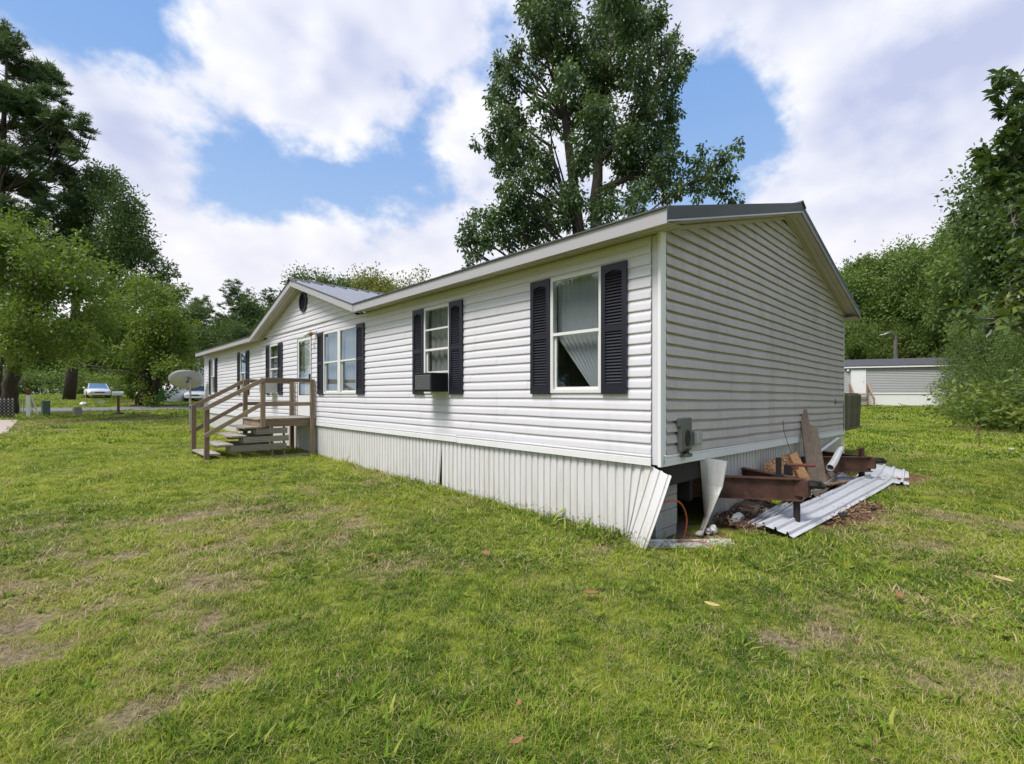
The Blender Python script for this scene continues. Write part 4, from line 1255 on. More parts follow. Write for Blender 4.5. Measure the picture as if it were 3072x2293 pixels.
# straw and rubbish mass along the skirting: uncountable
V = []; F_ = []; tn = []
g = np.random.default_rng(11)
N = 2600
for i in range(N):
    x_ = g.uniform(1.15, 5.6) if i % 3 else g.uniform(2.2, 3.9); y_ = -abs(g.normal(0, .22)) - .02 if i % 3 else g.normal(-1.0, .12)
    if y_ < -1.35: continue
    mound = .12 * math.exp(-((y_ + .12) / .22) ** 2) if i % 3 else .015
    zz = float(gz(x_, y_)) + mound * g.random() + .012
    th = g.uniform(0, 6.28); l_ = g.uniform(.03, .11); w_ = g.uniform(.004, .012)
    dx, dy = math.cos(th) * l_, math.sin(th) * l_; nx, ny = -math.sin(th) * w_, math.cos(th) * w_; tz = g.normal(0, .025)
    k = len(V); V += [(x_ - nx, y_ - ny, zz), (x_ + nx, y_ + ny, zz + .003), (x_ + dx + nx, y_ + dy + ny, zz + tz + .005), (x_ + dx - nx, y_ + dy - ny, zz + tz)]
    F_ += [k, k + 1, k + 2, k + 3]; tn += [g.random()] * 4
leafmat('straw', (.060, .030, .020), (.19, .105, .060), (.40, .28, .18), .1, .8, .2)
me = fast_mesh('straw_litter', V, F_, 4, 'straw', {'tint': tn})
o = bpy.data.objects.new('straw_litter', me); link(o); tag(o, 'brown straw and bark litter around the debris pile', 'litter', None, 'stuff')
# mound of dirt against the skirting
mb = MB(); P = []
for i in range(41):
    x_ = 1.1 + 4.6 * i / 40; row = []
    for j in range(9):
        v = j / 8; y_ = .02 - .62 * v
        h = .16 * math.exp(-((v - .1) / .38) ** 2) * (0.55 + .45 * math.sin(x_ * 2.2) ** 2) * (1 if .05 < i / 40 < .97 else 0)
        row.append((x_, y_, .015 + h + .012 * math.sin(x_ * 17 + y_ * 23)))
    P.append(row)
plain('dirt_mound', (.085, .055, .042), .98, .45, 16, 0, .9, 50)
o = part('dirt_mound', MB().grid(P), 'dirt_mound', smooth=True); tag(o, kind='structure')
mb = MB(); mb.add([(.05, .02, .024), (1.12, -.03, .024), (1.12, 5.4, .06), (.05, 5.4, .06)], [(0, 1, 2, 3)]); o = part('crawl_floor', mb, 'dirt_mound'); tag(o, kind='structure')
# orange hose
hp = [(-.02, .10, .44), (.06, -.02, .475), (.20, -.055, .475), (.33, -.06, .42), (.43, -.06, .31), (.465, -.055, .20), (.46, -.04, .10), (.45, -.03, .04)]
hs = []
for i in range(len(hp) - 1):
    p0, p1, p2, p3 = [np.array(hp[max(0, min(len(hp) - 1, j))]) for j in (i - 1, i, i + 1, i + 2)]
    for k in range(5):
        t_ = k / 5; hs.append(.5 * (2 * p1 + (p2 - p0) * t_ + (2 * p0 - 5 * p1 + 4 * p2 - p3) * t_ ** 2 + (3 * p1 - p0 - 3 * p2 + p3) * t_ ** 3))
hs.append(np.array(hp[-1]))
mb = MB(); mb.tube(hs, .009, 7); thing('orange_hose', mb, 'hose_orange', 'thin orange hose looping out of the corner opening', 'hose')
mb = MB(); mb.tube([(.22, -.06, .06), (.30, -.22, .075), (.36, -.33, .07), (.34, -.42, .04)], .006, 6); thing('copper_wire', mb, 'hose_orange', 'short copper-coloured wire lying over the metal strip', 'wire')

# fallen leaves on the lawn
def fallen_leaf(x_, y_, l_, rz_, mt_, lab):
    n = 7; P = []
    for i in range(n):
        f = i / (n - 1); w_ = .42 * l_ * math.sin(math.pi * min(1, .06 + f * .94)) ** .8
        cx_ = (f - .5) * l_; lift = .018 + .03 * (f - .5) ** 2 * 4 * .5
        P.append([(cx_, -w_ * .5, lift + w_ * .35), (cx_, 0, lift), (cx_, w_ * .5, lift + w_ * .28)])
    c_, s_ = math.cos(rz_), math.sin(rz_); z0 = float(gz(x_, y_)) + .045
    mb = MB(); mb.grid([[(x_ + a * c_ - b_ * s_, y_ + a * s_ + b_ * c_, z0 + h) for a, b_, h in row] for row in P])
    thing('fallen_leaf', mb, mt_, lab, 'leaf', 'fallen leaves on the lawn', solid=.001, smooth=True)
fallen_leaf(-2.32, 1.54, .11, .3, 'dead_leaf', 'brown leaf on the lawn, leftmost of the fallen leaves')
fallen_leaf(-1.51, .90, .14, 1.0, 'dead_leaf', 'brown leaf on the lawn below the skirting seam')
fallen_leaf(-1.50, -.28, .12, 2.2, 'dead_leaf', 'curled tan leaf on the lawn below the bent corner panel')
fallen_leaf(-2.76, -.81, .055, .6, 'dead_leaf', 'small orange leaf near the bottom of the lawn')
fallen_leaf(-2.94, -.98, .075, -.2, 'dead_leaf', 'orange-brown leaf at the very bottom edge of the lawn')
fallen_leaf(-1.05, -.98, .11, 1.6, 'dead_leaf_pale', 'narrow pale yellow leaf standing out on the lawn')
fallen_leaf(.09, -1.86, .12, .1, 'dead_leaf', 'dry tan leaf on the right part of the lawn')
fallen_leaf(1.07, -2.37, .14, .9, 'dead_leaf_pale', 'pale dry leaf, rightmost on the lawn')

# ================================================================== satellite dish
dc = at(380 + 1245 / 6.9156, 1080 + 405 / 6.9156, 19.0)
dish = empty('satellite_dish', (dc[0] + .1, dc[1] + .1, float(gz(dc[0], dc[1])))); tag(dish, 'large pale grey satellite dish on a pole beyond the steps', 'satellite dish')
dn = np.array([.18, .62, .76]); dn = dn / np.linalg.norm(dn)       # dish looks up and away, its back is seen
da = np.cross(dn, (0, 0, 1.0)); da /= np.linalg.norm(da); db = np.cross(dn, da)
P = []
for i in range(7):
    r_ = .60 * i / 6
    P.append([dc + da * r_ * math.cos(2 * math.pi * j / 32) + db * r_ * .92 * math.sin(2 * math.pi * j / 32) + dn * (.16 * (i / 6) ** 2 - .16) for j in range(33)])
part('reflector', MB().grid(P), 'dish_gray', dish, smooth=True, solid=.012)
pp = at(380 + 1320 / 6.9156, 1080 + 380 / 6.9156, 19.0 - .18)
gb = float(gz(pp[0], pp[1]))
mb = MB(); mb.tube([(pp[0], pp[1], gb - .1), (pp[0], pp[1], pp[2] - .02)], .035, 10); part('pole', mb, 'galv', dish)
mb = MB(); mb.bar((pp[0], pp[1], pp[2] - .05), tuple(dc - dn * .14), .07, .10); mb.bar((pp[0] - .12, pp[1], pp[2] + .04), (pp[0] + .05, pp[1], pp[2] - .03), .03, .03); part('mount', mb, 'meter_gray', dish)
mb = MB(); e1 = dc + db * .50 + dn * .05; mb.tube([e1, dc + db * .55 + dn * .55], .015, 6); mb.blob(dc + db * .55 + dn * .58, .05, 4); part('feed_arm', mb, 'meter_gray', dish)

# ================================================================== things at the far left
# picket fence piece with dark lattice in front
def gpt(px, py, dz=0):
    """ground point seen in direction (px,py)"""
    d_ = ray(px, py)
    for k in np.arange(1, 120, .02):
        P = CAM + d_ * k
        if P[2] < gz(P[0], P[1]): return np.array([P[0], P[1], float(gz(P[0], P[1])) + dz])
fe = empty('lattice_fence', tuple(gpt(20, 1254))); tag(fe, 'dark lattice panel in front of white pointed pickets at the left edge', 'fence')
a0 = gpt(-70, 1256); a1 = gpt(43, 1253.5)
dv = a1 - a0; L_ = np.linalg.norm(dv[:2]); ux = dv / np.linalg.norm(dv); back = np.array([ux[1], -ux[0], 0]); back = back if back @ FW > 0 else -back
Hf = .95
for k in range(9):
    c_ = a0 + dv * (k + .5) / 9 + back * .06; w_ = .055
    mb = MB(); mb.prism([(-w_, 0), (w_, 0), (w_, Hf - .12), (0, Hf + .02), (-w_, Hf - .12)], 0, .02, lambda u, v, h: tuple(c_ + ux * u + back * h + np.array([0, 0, v]))); part('picket', mb, 'white_paint', fe)
nsl = 9
for k in range(-6, nsl):
    for s_ in (1, -1):
        u0 = k * L_ / nsl * 1.0; u1 = u0 + Hf * .80
        # clip to the panel
        p_ = []
        for (u, v) in ((u0, 0.0), (u1, Hf * .92)): p_.append([u, v])
        if s_ < 0: p_ = [[L_ - p_[0][0], 0], [L_ - p_[1][0], Hf * .92]]
        (ua, va), (ub, vb) = p_
        def cl(u, v, u2, v2, lim):
            f = (lim - u) / (u2 - u); return lim, v + (v2 - v) * f
        lo, hi = 0, L_
        if max(ua, ub) <= lo + .05 or min(ua, ub) >= hi - .05: continue
        if ua < lo: ua, va = cl(ua, va, ub, vb, lo)
        if ub < lo: ub, vb = cl(ub, vb, ua, va, lo)
        if ua > hi: ua, va = cl(ua, va, ub, vb, hi)
        if ub > hi: ub, vb = cl(ub, vb, ua, va, hi)
        mb = MB(); mb.bar(a0 + ux * ua + np.array([0, 0, va]) - back * (.012 * s_), a0 + ux * ub + np.array([0, 0, vb]) - back * (.012 * s_), .012, .040, up=(0, 0, 1)); part('lattice_slat', mb, 'bark_dark', fe)
# thin bar gate
a0 = gpt(43, 1239); a1 = gpt(102, 1238); dv = a1 - a0; Hg = .80
gt = empty('bar_gate', tuple(a0)); tag(gt, 'thin grey bar gate between the lattice fence and the white post', 'gate')
for f in (.12, .78):
    mb = MB(); mb.bar(a0 + np.array([0, 0, Hg * f]), a1 + np.array([0, 0, Hg * f]), .03, .04); part('rail', mb, 'galv', gt)
for k in range(7):
    c_ = a0 + dv * (k + .3) / 7; mb = MB(); mb.tube([c_ + np.array([0, 0, .02]), c_ + np.array([0, 0, Hg])], .02, 6); part('bar', mb, 'galv', gt)
c_ = gpt(85, 1252)
wpz = empty('fence_post', tuple(c_)); tag(wpz, 'white fence post with rusty brown cap and broken branch on top', 'post')
mb = MB(); mb.box(c_ + np.array([-.07, -.07, -.05]), c_ + np.array([.07, .07, 1.10])); part('post', mb, 'white_paint', wpz, bevel=.01)
mb = MB(); mb.box(c_ + np.array([-.075, -.075, 1.102]), c_ + np.array([.075, .075, 1.32])); mb.blob(c_ + np.array([0, 0, 1.36]), (.09, .09, .06), 2); part('cap', mb, 'rusty_post', wpz)
mb = MB(); mb.tube([c_ + np.array([-.02, 0, 1.3]), c_ + np.array([-.10, .05, 1.48]), c_ + np.array([-.16, .06, 1.62])], [.05, .035, .02], 6); part('branch_stub', mb, 'rusty_post', wpz)
b0 = gpt(115, 1249); mb = MB(); mb.bar(b0, c_ + np.array([.10, .0, 1.08]), .035, .09); thing('leaning_board', mb, 'white_paint', 'white board leaning against the white fence post', 'board')
c_ = gpt(137, 1248)
ug = empty('utility_pedestal', tuple(c_)); tag(ug, 'dark green metal utility pedestal beside the road', 'utility box', 'utility boxes by the road')
def rbox(c, w_, d_, h_): # box turned to face the camera direction a little
    mb = MB(); a = .25; r1 = np.array([math.cos(a), math.sin(a), 0]); r2 = np.array([-math.sin(a), math.cos(a), 0]); vs = []
    for z_ in (-.05, h_):
        for su, sv in ((-1, -1), (1, -1), (1, 1), (-1, 1)): vs.append(c + r1 * su * w_ / 2 + r2 * sv * d_ / 2 + np.array([0, 0, z_]))
    return mb.add(vs, [(0, 3, 2, 1), (4, 5, 6, 7), (0, 1, 5, 4), (1, 2, 6, 5), (2, 3, 7, 6), (3, 0, 4, 7)])
part('cabinet', rbox(c_, .30, .26, .68), 'utility_green', ug, bevel=.015); part('lid', rbox(c_ + np.array([0, 0, .735]), .33, .29, .03), 'utility_green', ug, bevel=.01)
c_ = gpt(232, 1248.5)
ug = empty('utility_pedestal', tuple(c_)); tag(ug, 'squat tan concrete utility box beside the road', 'utility box', 'utility boxes by the road')
part('cabinet', rbox(c_, .32, .28, .40), 'utility_tan', ug, bevel=.02); part('lid', rbox(c_ + np.array([0, 0, .45]), .29, .25, .02), 'utility_tan', ug, bevel=.02)
c_ = gpt(355, 1243)
mbx = empty('mailbox', tuple(c_)); tag(mbx, 'white mailbox on a brown wooden post beside the road', 'mailbox')
mb = MB(); mb.box(c_ + np.array([-.06, -.06, -.1]), c_ + np.array([.06, .06, 1.05])); part('post', mb, 'rusty_post', mbx, bevel=.008)
mb = MB(); n = 12; mb.prism([(-.09, 0), (.09, 0), (.09, .12)] + [(.09 * math.cos(math.pi * k / n), .12 + .09 * math.sin(math.pi * k / n)) for k in range(1, n)] + [(-.09, .12)], -.27, .22, lambda u, v, h: tuple(c_ + np.array([h, u, 1.055 + v]))); part('box', mb, 'white_paint', mbx)
mb = MB(); mb.blob(c_ + np.array([0, 0, .03]), (.28, .28, .07), 5, 12, 6, .2); part('base_ring', mb, 'bark_dark', mbx)
c_ = gpt(251, 1219); mb = MB(); mb.blob(c_ + np.array([0, 0, .12]), (.22, .18, .17), 9, 10, 7, .15); thing('white_stone', mb, 'white_plastic', 'white painted stone beyond the road left of the car', 'stone')
c_ = gpt(304, 1216.5)
sg = empty('yard_sign', tuple(c_)); tag(sg, 'small blank white yard sign below the parked car', 'sign')
mb = MB(); mb.box(c_ + np.array([-.18, -.01, .10]), c_ + np.array([.18, .01, .34])); part('board', mb, 'white_plastic', sg)
mb = MB(); mb.tube([c_ + np.array([-.1, 0, -.05]), c_ + np.array([-.1, 0, .12])], .01, 6); part('stake', mb, 'galv', sg)
mb = MB(); mb.tube([c_ + np.array([.1, 0, -.05]), c_ + np.array([.1, 0, .12])], .01, 6); part('stake', mb, 'galv', sg)

# ---------------------------------------------------------------- cars
def make_car(loc, rz_, label, reflection):
    e_ = empty('parked_car', loc, rz_); tag(e_, label, 'car', 'cars parked across the road')
    # body: stations along x (front = +x); section: list of (halfwidth, z)
    st = [(2.28, .70, .38, .56, .60), (2.20, .80, .26, .66, .72), (1.85, .86, .22, .74, .80), (1.0, .89, .20, .82, .90), (0, .90, .20, .84, .93), (-1.0, .90, .20, .84, .95), (-1.9, .86, .24, .82, .96), (-2.25, .78, .30, .70, .84), (-2.32, .70, .40, .6, .7)]
    P = []
    for (x, w, zb_, zs, zt) in st:
        row = [(x, -w * .86, zb_), (x, -w, zb_ + .12), (x, -w, zs - .08), (x, -w * .94, zs + .02), (x, -w * .78, zt), (x, 0, zt + .03), (x, w * .78, zt), (x, w * .94, zs + .02), (x, w, zs - .08), (x, w, zb_ + .12), (x, w * .86, zb_)]
        P.append(row)
    mb = MB(); mb.grid(P); n = len(P[0])
    mb.add(P[0], [tuple(range(n))]); mb.add(P[-1], [tuple(range(n))[::-1]])
    part('body', mb, 'car_white', e_, smooth=True, local=True)
    cs = [(.95, .70, .90, .915), (.25, .64, 1.36, 1.40), (-.95, .64, 1.38, 1.42), (-1.75, .68, .93, .94)]
    mb = MB(); mb.grid([[(x, -w, z_ - .0 if i in (0, 3) else z_), (x, -w * .8, zt), (x, 0, zt + .03), (x, w * .8, zt), (x, w, z_)] for i, (x, w, z_, zt) in enumerate(cs)][1:3]); part('cabin_roof', mb, 'car_white', e_, local=True, solid=.03)
    def quad(nm, pts, mt_, par=e_):
        mb = MB(); mb.add(pts, [(0, 1, 2, 3)]); return part(nm, mb, mt_, par, local=True, solid=.012)
    ws = quad('windshield', [(.98, -.72, .90), (.98, .72, .90), (.27, .60, 1.38), (.27, -.60, 1.38)], 'windshield_reflection_blue' if reflection else 'car_glass')
    quad('rear_window', [(-1.78, .70, .93), (-1.78, -.70, .93), (-.97, -.58, 1.39), (-.97, .58, 1.39)], 'car_glass')
    for s_ in (-1, 1):
        quad('side_window', [(.86, s_ * .80, .90), (-1.60, s_ * .82, .93), (-.93, s_ * .64, 1.36), (.23, s_ * .64, 1.34)], 'car_glass')
        mb = MB(); mb.bar((.98, s_ * .75, .89), (.26, s_ * .61, 1.385), .06, .05); part('pillar', mb, 'car_white', e_, local=True)
        mb = MB(); mb.blob((2.215, s_ * .58, .60), (.05, .17, .075), 3, 10, 6, .02); part('headlight', mb, 'headlight', e_, local=True, smooth=True)
        mb = MB(); mb.blob((.62, s_ * 1.00, .97), (.07, .10, .07), 3, 8, 6, .02); part('mirror', mb, 'car_white', e_, local=True, smooth=True)
        for x in (1.40, -1.42):
            mb = MB(); n = 18; mb.prism([(x + .31 * math.cos(2 * math.pi * k / n), .31 + .31 * math.sin(2 * math.pi * k / n)) for k in range(n)], s_ * .70, s_ * .905, lambda u, v, h: (u, h, v)); w_ = part('wheel', mb, 'tyre', e_, local=True, bevel=.02)
            mb = MB(); mb.prism([(x + .19 * math.cos(2 * math.pi * k / n), .31 + .19 * math.sin(2 * math.pi * k / n)) for k in range(n)], s_ * .90, s_ * .915, lambda u, v, h: (u, h, v)); r_ = part('rim', mb, 'chrome', w_, local=True)
    mb = MB(); mb.box((2.27, -.34, .50), (2.295, .34, .58)); part('grille', mb, 'black_plastic', e_, local=True)
    mb = MB(); mb.box((2.285, -.06, .53), (2.302, .06, .56)); part('emblem', mb, 'chrome', e_, local=True)
    mb = MB(); mb.box((2.20, -.72, .28), (2.30, .72, .40)); part('bumper', mb, 'car_white', e_, local=True, bevel=.03)
    mb = MB(); mb.box((2.18, -.55, .19), (2.285, .55, .275)); part('air_intake', mb, 'black_plastic', e_, local=True)
    return e_
cp_ = np.array([-1.77, 58.5]); make_car((cp_[0], cp_[1], float(gz(*cp_)) - .02), R(-88), 'white car with painted-on blue windshield shade facing the road', True)
cp_ = at(600, 1190, 43.5); make_car((cp_[0], cp_[1], float(gz(cp_[0], cp_[1])) - .02), R(-110), 'white car half hidden behind the porch handrail', False)

# ---------------------------------------------------------------- white house far left
wh = empty('white_house', tuple(gpt(585, 1206))); tag(wh, 'white gabled house behind the satellite dish, partly hidden by a tree', 'house')
c0 = at(620, 1206, 46.0); c0[2] = gz(c0[0], c0[1]); w_ = 9.0
u_ = np.array([-.62, .78, 0]); v_ = np.array([.78, .62, 0])
wl = MB(); HWL = 3.0
p0 = c0 + u_ * 3.6; p1 = c0 - u_ * 5.5
wl.add([p0, p1, p1 + v_ * 9, p0 + v_ * 9] + [q_ + np.array([0, 0, HWL]) for q_ in (p0, p1, p1 + v_ * 9, p0 + v_ * 9)] + [(p0 + p1) / 2 + np.array([0, 0, HWL + 1.25]), (p0 + p1) / 2 + v_ * 9 + np.array([0, 0, HWL + 1.25])],
       [(0, 1, 5, 8, 4), (1, 2, 6, 5), (2, 3, 7, 9, 6), (3, 0, 4, 7)])
part('wall', wl, 'white_paint', wh)
pk_ = (p0 + p1) / 2 + np.array([0, 0, HWL + 1.33])
for s_, pe in ((1, p0), (-1, p1)):
    e_dir = (pe - (p0 + p1) / 2); e_dir = e_dir / np.linalg.norm(e_dir)
    a_ = pe + e_dir * .35 + np.array([0, 0, HWL - .02]); b_ = pk_
    mb = MB(); mb.add([a_ - v_ * .4, b_ - v_ * .4, b_ + v_ * 9.4, a_ + v_ * 9.4], [(0, 1, 2, 3)]); part('roof', mb, 'alu_gray', wh, solid=.12)
# low white board fence along the yard
fa = gpt(462, 1209); fb_ = gpt(560, 1205)
lf_ = empty('white_board_fence', tuple(fa)); tag(lf_, 'low white board fence below the white house', 'fence')
for k in range(6):
    a_ = fa + (fb_ - fa) * k / 6; b_ = fa + (fb_ - fa) * (k + .97) / 6
    mb = MB(); mb.add([a_ + np.array([0, 0, -.1]), b_ + np.array([0, 0, -.1]), b_ + np.array([0, 0, .95]), a_ + np.array([0, 0, .95])], [(0, 1, 2, 3)]); part('panel', mb, 'white_paint', lf_, solid=.04)
c_ = gpt(480, 1209)
wb = empty('wheeled_bin', tuple(c_)); tag(wb, 'green wheeled rubbish bin by the low white fence', 'bin')
mb = MB(); mb.add([c_ + np.array(v) for v in ((-.24, -.24, .08), (.24, -.24, .08), (.24, .24, .08), (-.24, .24, .08), (-.31, -.30, 1.0), (.31, -.30, 1.0), (.31, .30, 1.0), (-.31, .30, 1.0))], [(0, 3, 2, 1), (4, 5, 6, 7), (0, 1, 5, 4), (1, 2, 6, 5), (2, 3, 7, 6), (3, 0, 4, 7)]); part('tub', mb, 'bin_green', wb, bevel=.03)
mb = MB(); mb.box(c_ + np.array([-.33, -.33, 1.01]), c_ + np.array([.33, .33, 1.08])); part('lid', mb, 'bin_green', wb, bevel=.02)
for s_ in (-1, 1):
    mb = MB(); mb.tube([c_ + np.array([s_ * .22, .27, .12]), c_ + np.array([s_ * .27, .27, .12])], .12, 12); part('wheel', mb, 'tyre', wb)

# ================================================================== right-hand background
# back porch of the home, its boarded side
bp = empty('back_porch', (9.4, .9, .02)); tag(bp, 'mossy board-sided back porch showing past the right edge of the home', 'porch')
k = 0; x = 8.2
while x < 10.95:
    mb = MB(); h_ = .015 * math.sin(k * 2.1)
    mb.add([(x, .33, .735), (x + .125, .33, .735), (x + .125, .36, .735), (x, .36, .735), (x, .33 - .03, 1.565 + h_), (x + .125, .33 - .03, 1.565 + h_), (x + .125, .33, 1.565 + h_), (x, .33, 1.565 + h_)],
           [(0, 3, 2, 1), (4, 5, 6, 7), (0, 1, 5, 4), (1, 2, 6, 5), (2, 3, 7, 6), (3, 0, 4, 7)])
    part('board', mb, 'mossy_board', bp); x += .155; k += 1
mb = MB(); mb.box((7.52, .362, .74), (10.95, 2.3, .80)); part('deck', mb, 'mossy_board', bp)
mb = MB(); mb.box((7.9, .28, .70), (11.0, .36, .733)); part('rail', mb, 'rusty_post', bp)
mb = MB(); mb.box((7.9, .37, 1.50), (10.98, .42, 1.60)); part('rail', mb, 'mossy_board', bp)
for xx, yy in ((10.2, 2.2), (8.4, 2.2)):
    mb = MB(); mb.box((xx - .045, yy - .045, -.05), (xx + .045, yy + .045, .739)); part('post', mb, 'mossy_board', bp)
# neighbouring mobile home
A = gpt(2500, 1215.5); B = gpt(2850, 1219.5)
dirn = (B - A); dirn[2] = 0; LN = np.linalg.norm(dirn); dirn /= LN
A = A - dirn * 9.0; B = B + dirn * 2.0; LN = np.linalg.norm((B - A)[:2])
A[2] = B[2] = gz(*(A + dirn * 11)[:2]); bk = np.array([-dirn[1], dirn[0], 0]); bk = bk if bk @ FW > 0 else -bk
nbh = empty('neighbor_home', tuple(A + dirn * LN / 2)); tag(nbh, 'grey-sided neighbouring mobile home with white skirting and dark roof', 'mobile home')
def N(u, v, z_): return A + dirn * u + bk * v + np.array([0, 0, z_])
def nbx(name, u0, u1, v0, v1, z0, z1, mt_, par=None):
    vs = [N(u, v, z_) for z_ in (z0, z1) for u, v in ((u0, v0), (u1, v0), (u1, v1), (u0, v1))]
    mb = MB(); mb.add(vs, [(0, 3, 2, 1), (4, 5, 6, 7), (0, 1, 5, 4), (1, 2, 6, 5), (2, 3, 7, 6), (3, 0, 4, 7)]); return part(name, mb, mt_, par or nbh)
nbx('wall', 0, LN, .02, 4.4, .95, 3.15, 'neighbor_siding')
z = 1.02
while z < 3.12:
    mb = MB(); mb.add([N(0, -.035, z), N(LN, -.035, z), N(LN, .016, z + .132), N(0, .016, z + .132), N(0, .018, z), N(LN, .018, z)], [(0, 1, 2, 3), (4, 5, 1, 0)]); part('siding_board', mb, 'neighbor_siding', nbh); z += .135
nbx('skirting', 0, LN, -.01, .03, -.25, .95, 'neighbor_skirt'); nbx('bottom_trim', 0, LN, -.06, -.012, .94, 1.02, 'white_paint')
nbx('fascia', -.2, LN + .2, -.22, -.18, 3.12, 3.27, 'white_paint')
rp = [N(-.2, -.24, 3.275), N(LN + .2, -.24, 3.275), N(LN + .2, 2.2, 3.95), N(-.2, 2.2, 3.95)]
mb = MB(); mb.add(rp, [(0, 1, 2, 3)]); part('roof', mb, 'shingle_dark', nbh, solid=.05)
rp = [N(-.2, 4.64, 3.275), N(LN + .2, 4.64, 3.275), N(LN + .2, 2.21, 3.95), N(-.2, 2.21, 3.95)]
mb = MB(); mb.add(rp, [(3, 2, 1, 0)]); part('roof', mb, 'shingle_dark', nbh, solid=.05)
def u_of(px, py=1200):
    d_ = ray(px, py)[:2]; M = np.array([[d_[0], -dirn[0]], [d_[1], -dirn[1]]]); s_ = np.linalg.solve(M, (A - CAM)[:2]); return s_[1]
du0, du1 = u_of(2500 + 285 / 5.1625), u_of(2500 + 490 / 5.1625)
dn_ = nbx('door', du0, du1, -.08, -.001, 1.0, 3.0, 'white_paint')
nbx('frame', du0 - .06, du0 - .002, -.085, -.002, 1.0, 3.05, 'white_paint', dn_); nbx('frame', du1 + .002, du1 + .06, -.085, -.002, 1.0, 3.05, 'white_paint', dn_)
nbx('handle', du1 - .14, du1 - .09, -.12, -.081, 1.95, 2.02, 'alu_gray', dn_)
ul = u_of(2500 + 222 / 5.1625)
mb = MB(); mb.blob(N(ul, -.12, 2.93), .10, 3, 10, 8, .03); part('wall_lamp', mb, 'lamp_glass', nbh, smooth=True)
# its steps
ns_ = empty('neighbor_steps', tuple(N((du0 + du1) / 2, -.8, 0))); tag(ns_, 'brown wooden steps with slanted rails at the neighbouring door', 'steps')
for u in (du0 - .15, du1 + .15):
    mb = MB(); mb.bar(N(u, -.05, 1.80), N(u, -.12, .0), .10, .10, up=tuple(dirn)); part('post', mb, 'neighbor_wood', ns_)
    mb = MB(); mb.bar(N(u, -.10, 1.78), N(u - (0.0), -2.0, .55), .09, .22, up=(0, 0, 1)); part('rail', mb, 'neighbor_wood', ns_)
    mb = MB(); mb.bar(N(u, -2.0, .65), N(u, -2.0, -.1), .10, .10, up=tuple(dirn)); part('post', mb, 'neighbor_wood', ns_)
for k in range(5):
    mb = MB(); mb.bar(N(du0 - .1, -.3 - k * .36, .92 - k * .19), N(du1 + .1, -.3 - k * .36, .92 - k * .19), .33, .04); part('tread', mb, 'neighbor_wood', ns_)
# street light behind
sp0 = at(2500 + 965 / 5.1625, 980 + 450 / 5.1625, 45.0); zg = float(gz(sp0[0], sp0[1])); tp = at(2500 + 965 / 5.1625, 980 + 140 / 5.1625, 45.0)
slp = empty('street_light', (sp0[0], sp0[1], zg)); tag(slp, 'wooden pole with curved street light arm above the neighbouring roof', 'street light')
mb = MB(); mb.tube([(sp0[0], sp0[1], zg - .2), (sp0[0], sp0[1], tp[2])], [.22, .17], 12); part('pole', mb, 'bark_gray', slp)
e0 = np.array([sp0[0], sp0[1], tp[2] - .6]); aim = at(2500 + 760 / 5.1625, 980 + 140 / 5.1625, 44.6)
mb = MB(); mb.tube([e0, e0 * .82 + aim * .18 + np.array([0, 0, .62]), e0 * .55 + aim * .45 + np.array([0, 0, .62]), aim * .9 + e0 * .1 + np.array([0, 0, .12])], [.08, .08, .09, .09], 8); ar = part('arm', mb, 'galv', slp, smooth=True)
mb = MB(); mb.blob(aim + np.array([0, 0, .03]), (.34, .26, .11), 3, 12, 8, .02); part('lamp_head', mb, 'galv', ar, smooth=True)
c_ = gpt(2450 + 1150 / 2.36, 700 + 1520 / 2.36); mb = MB(); mb.tube([c_, c_ + np.array([.01, 0, .28]), c_ + np.array([.03, .02, .62])], [.016, .014, .012], 7); mb.blob(c_ + np.array([.02, .02, .60]), (.03, .03, .05), 3); mb.blob(c_ + np.array([.02, .01, .40]), (.035, .035, .03), 4)
thing('garden_stake', mb, 'rusty_post', 'short thin brown stake standing in the back lawn', 'stake')

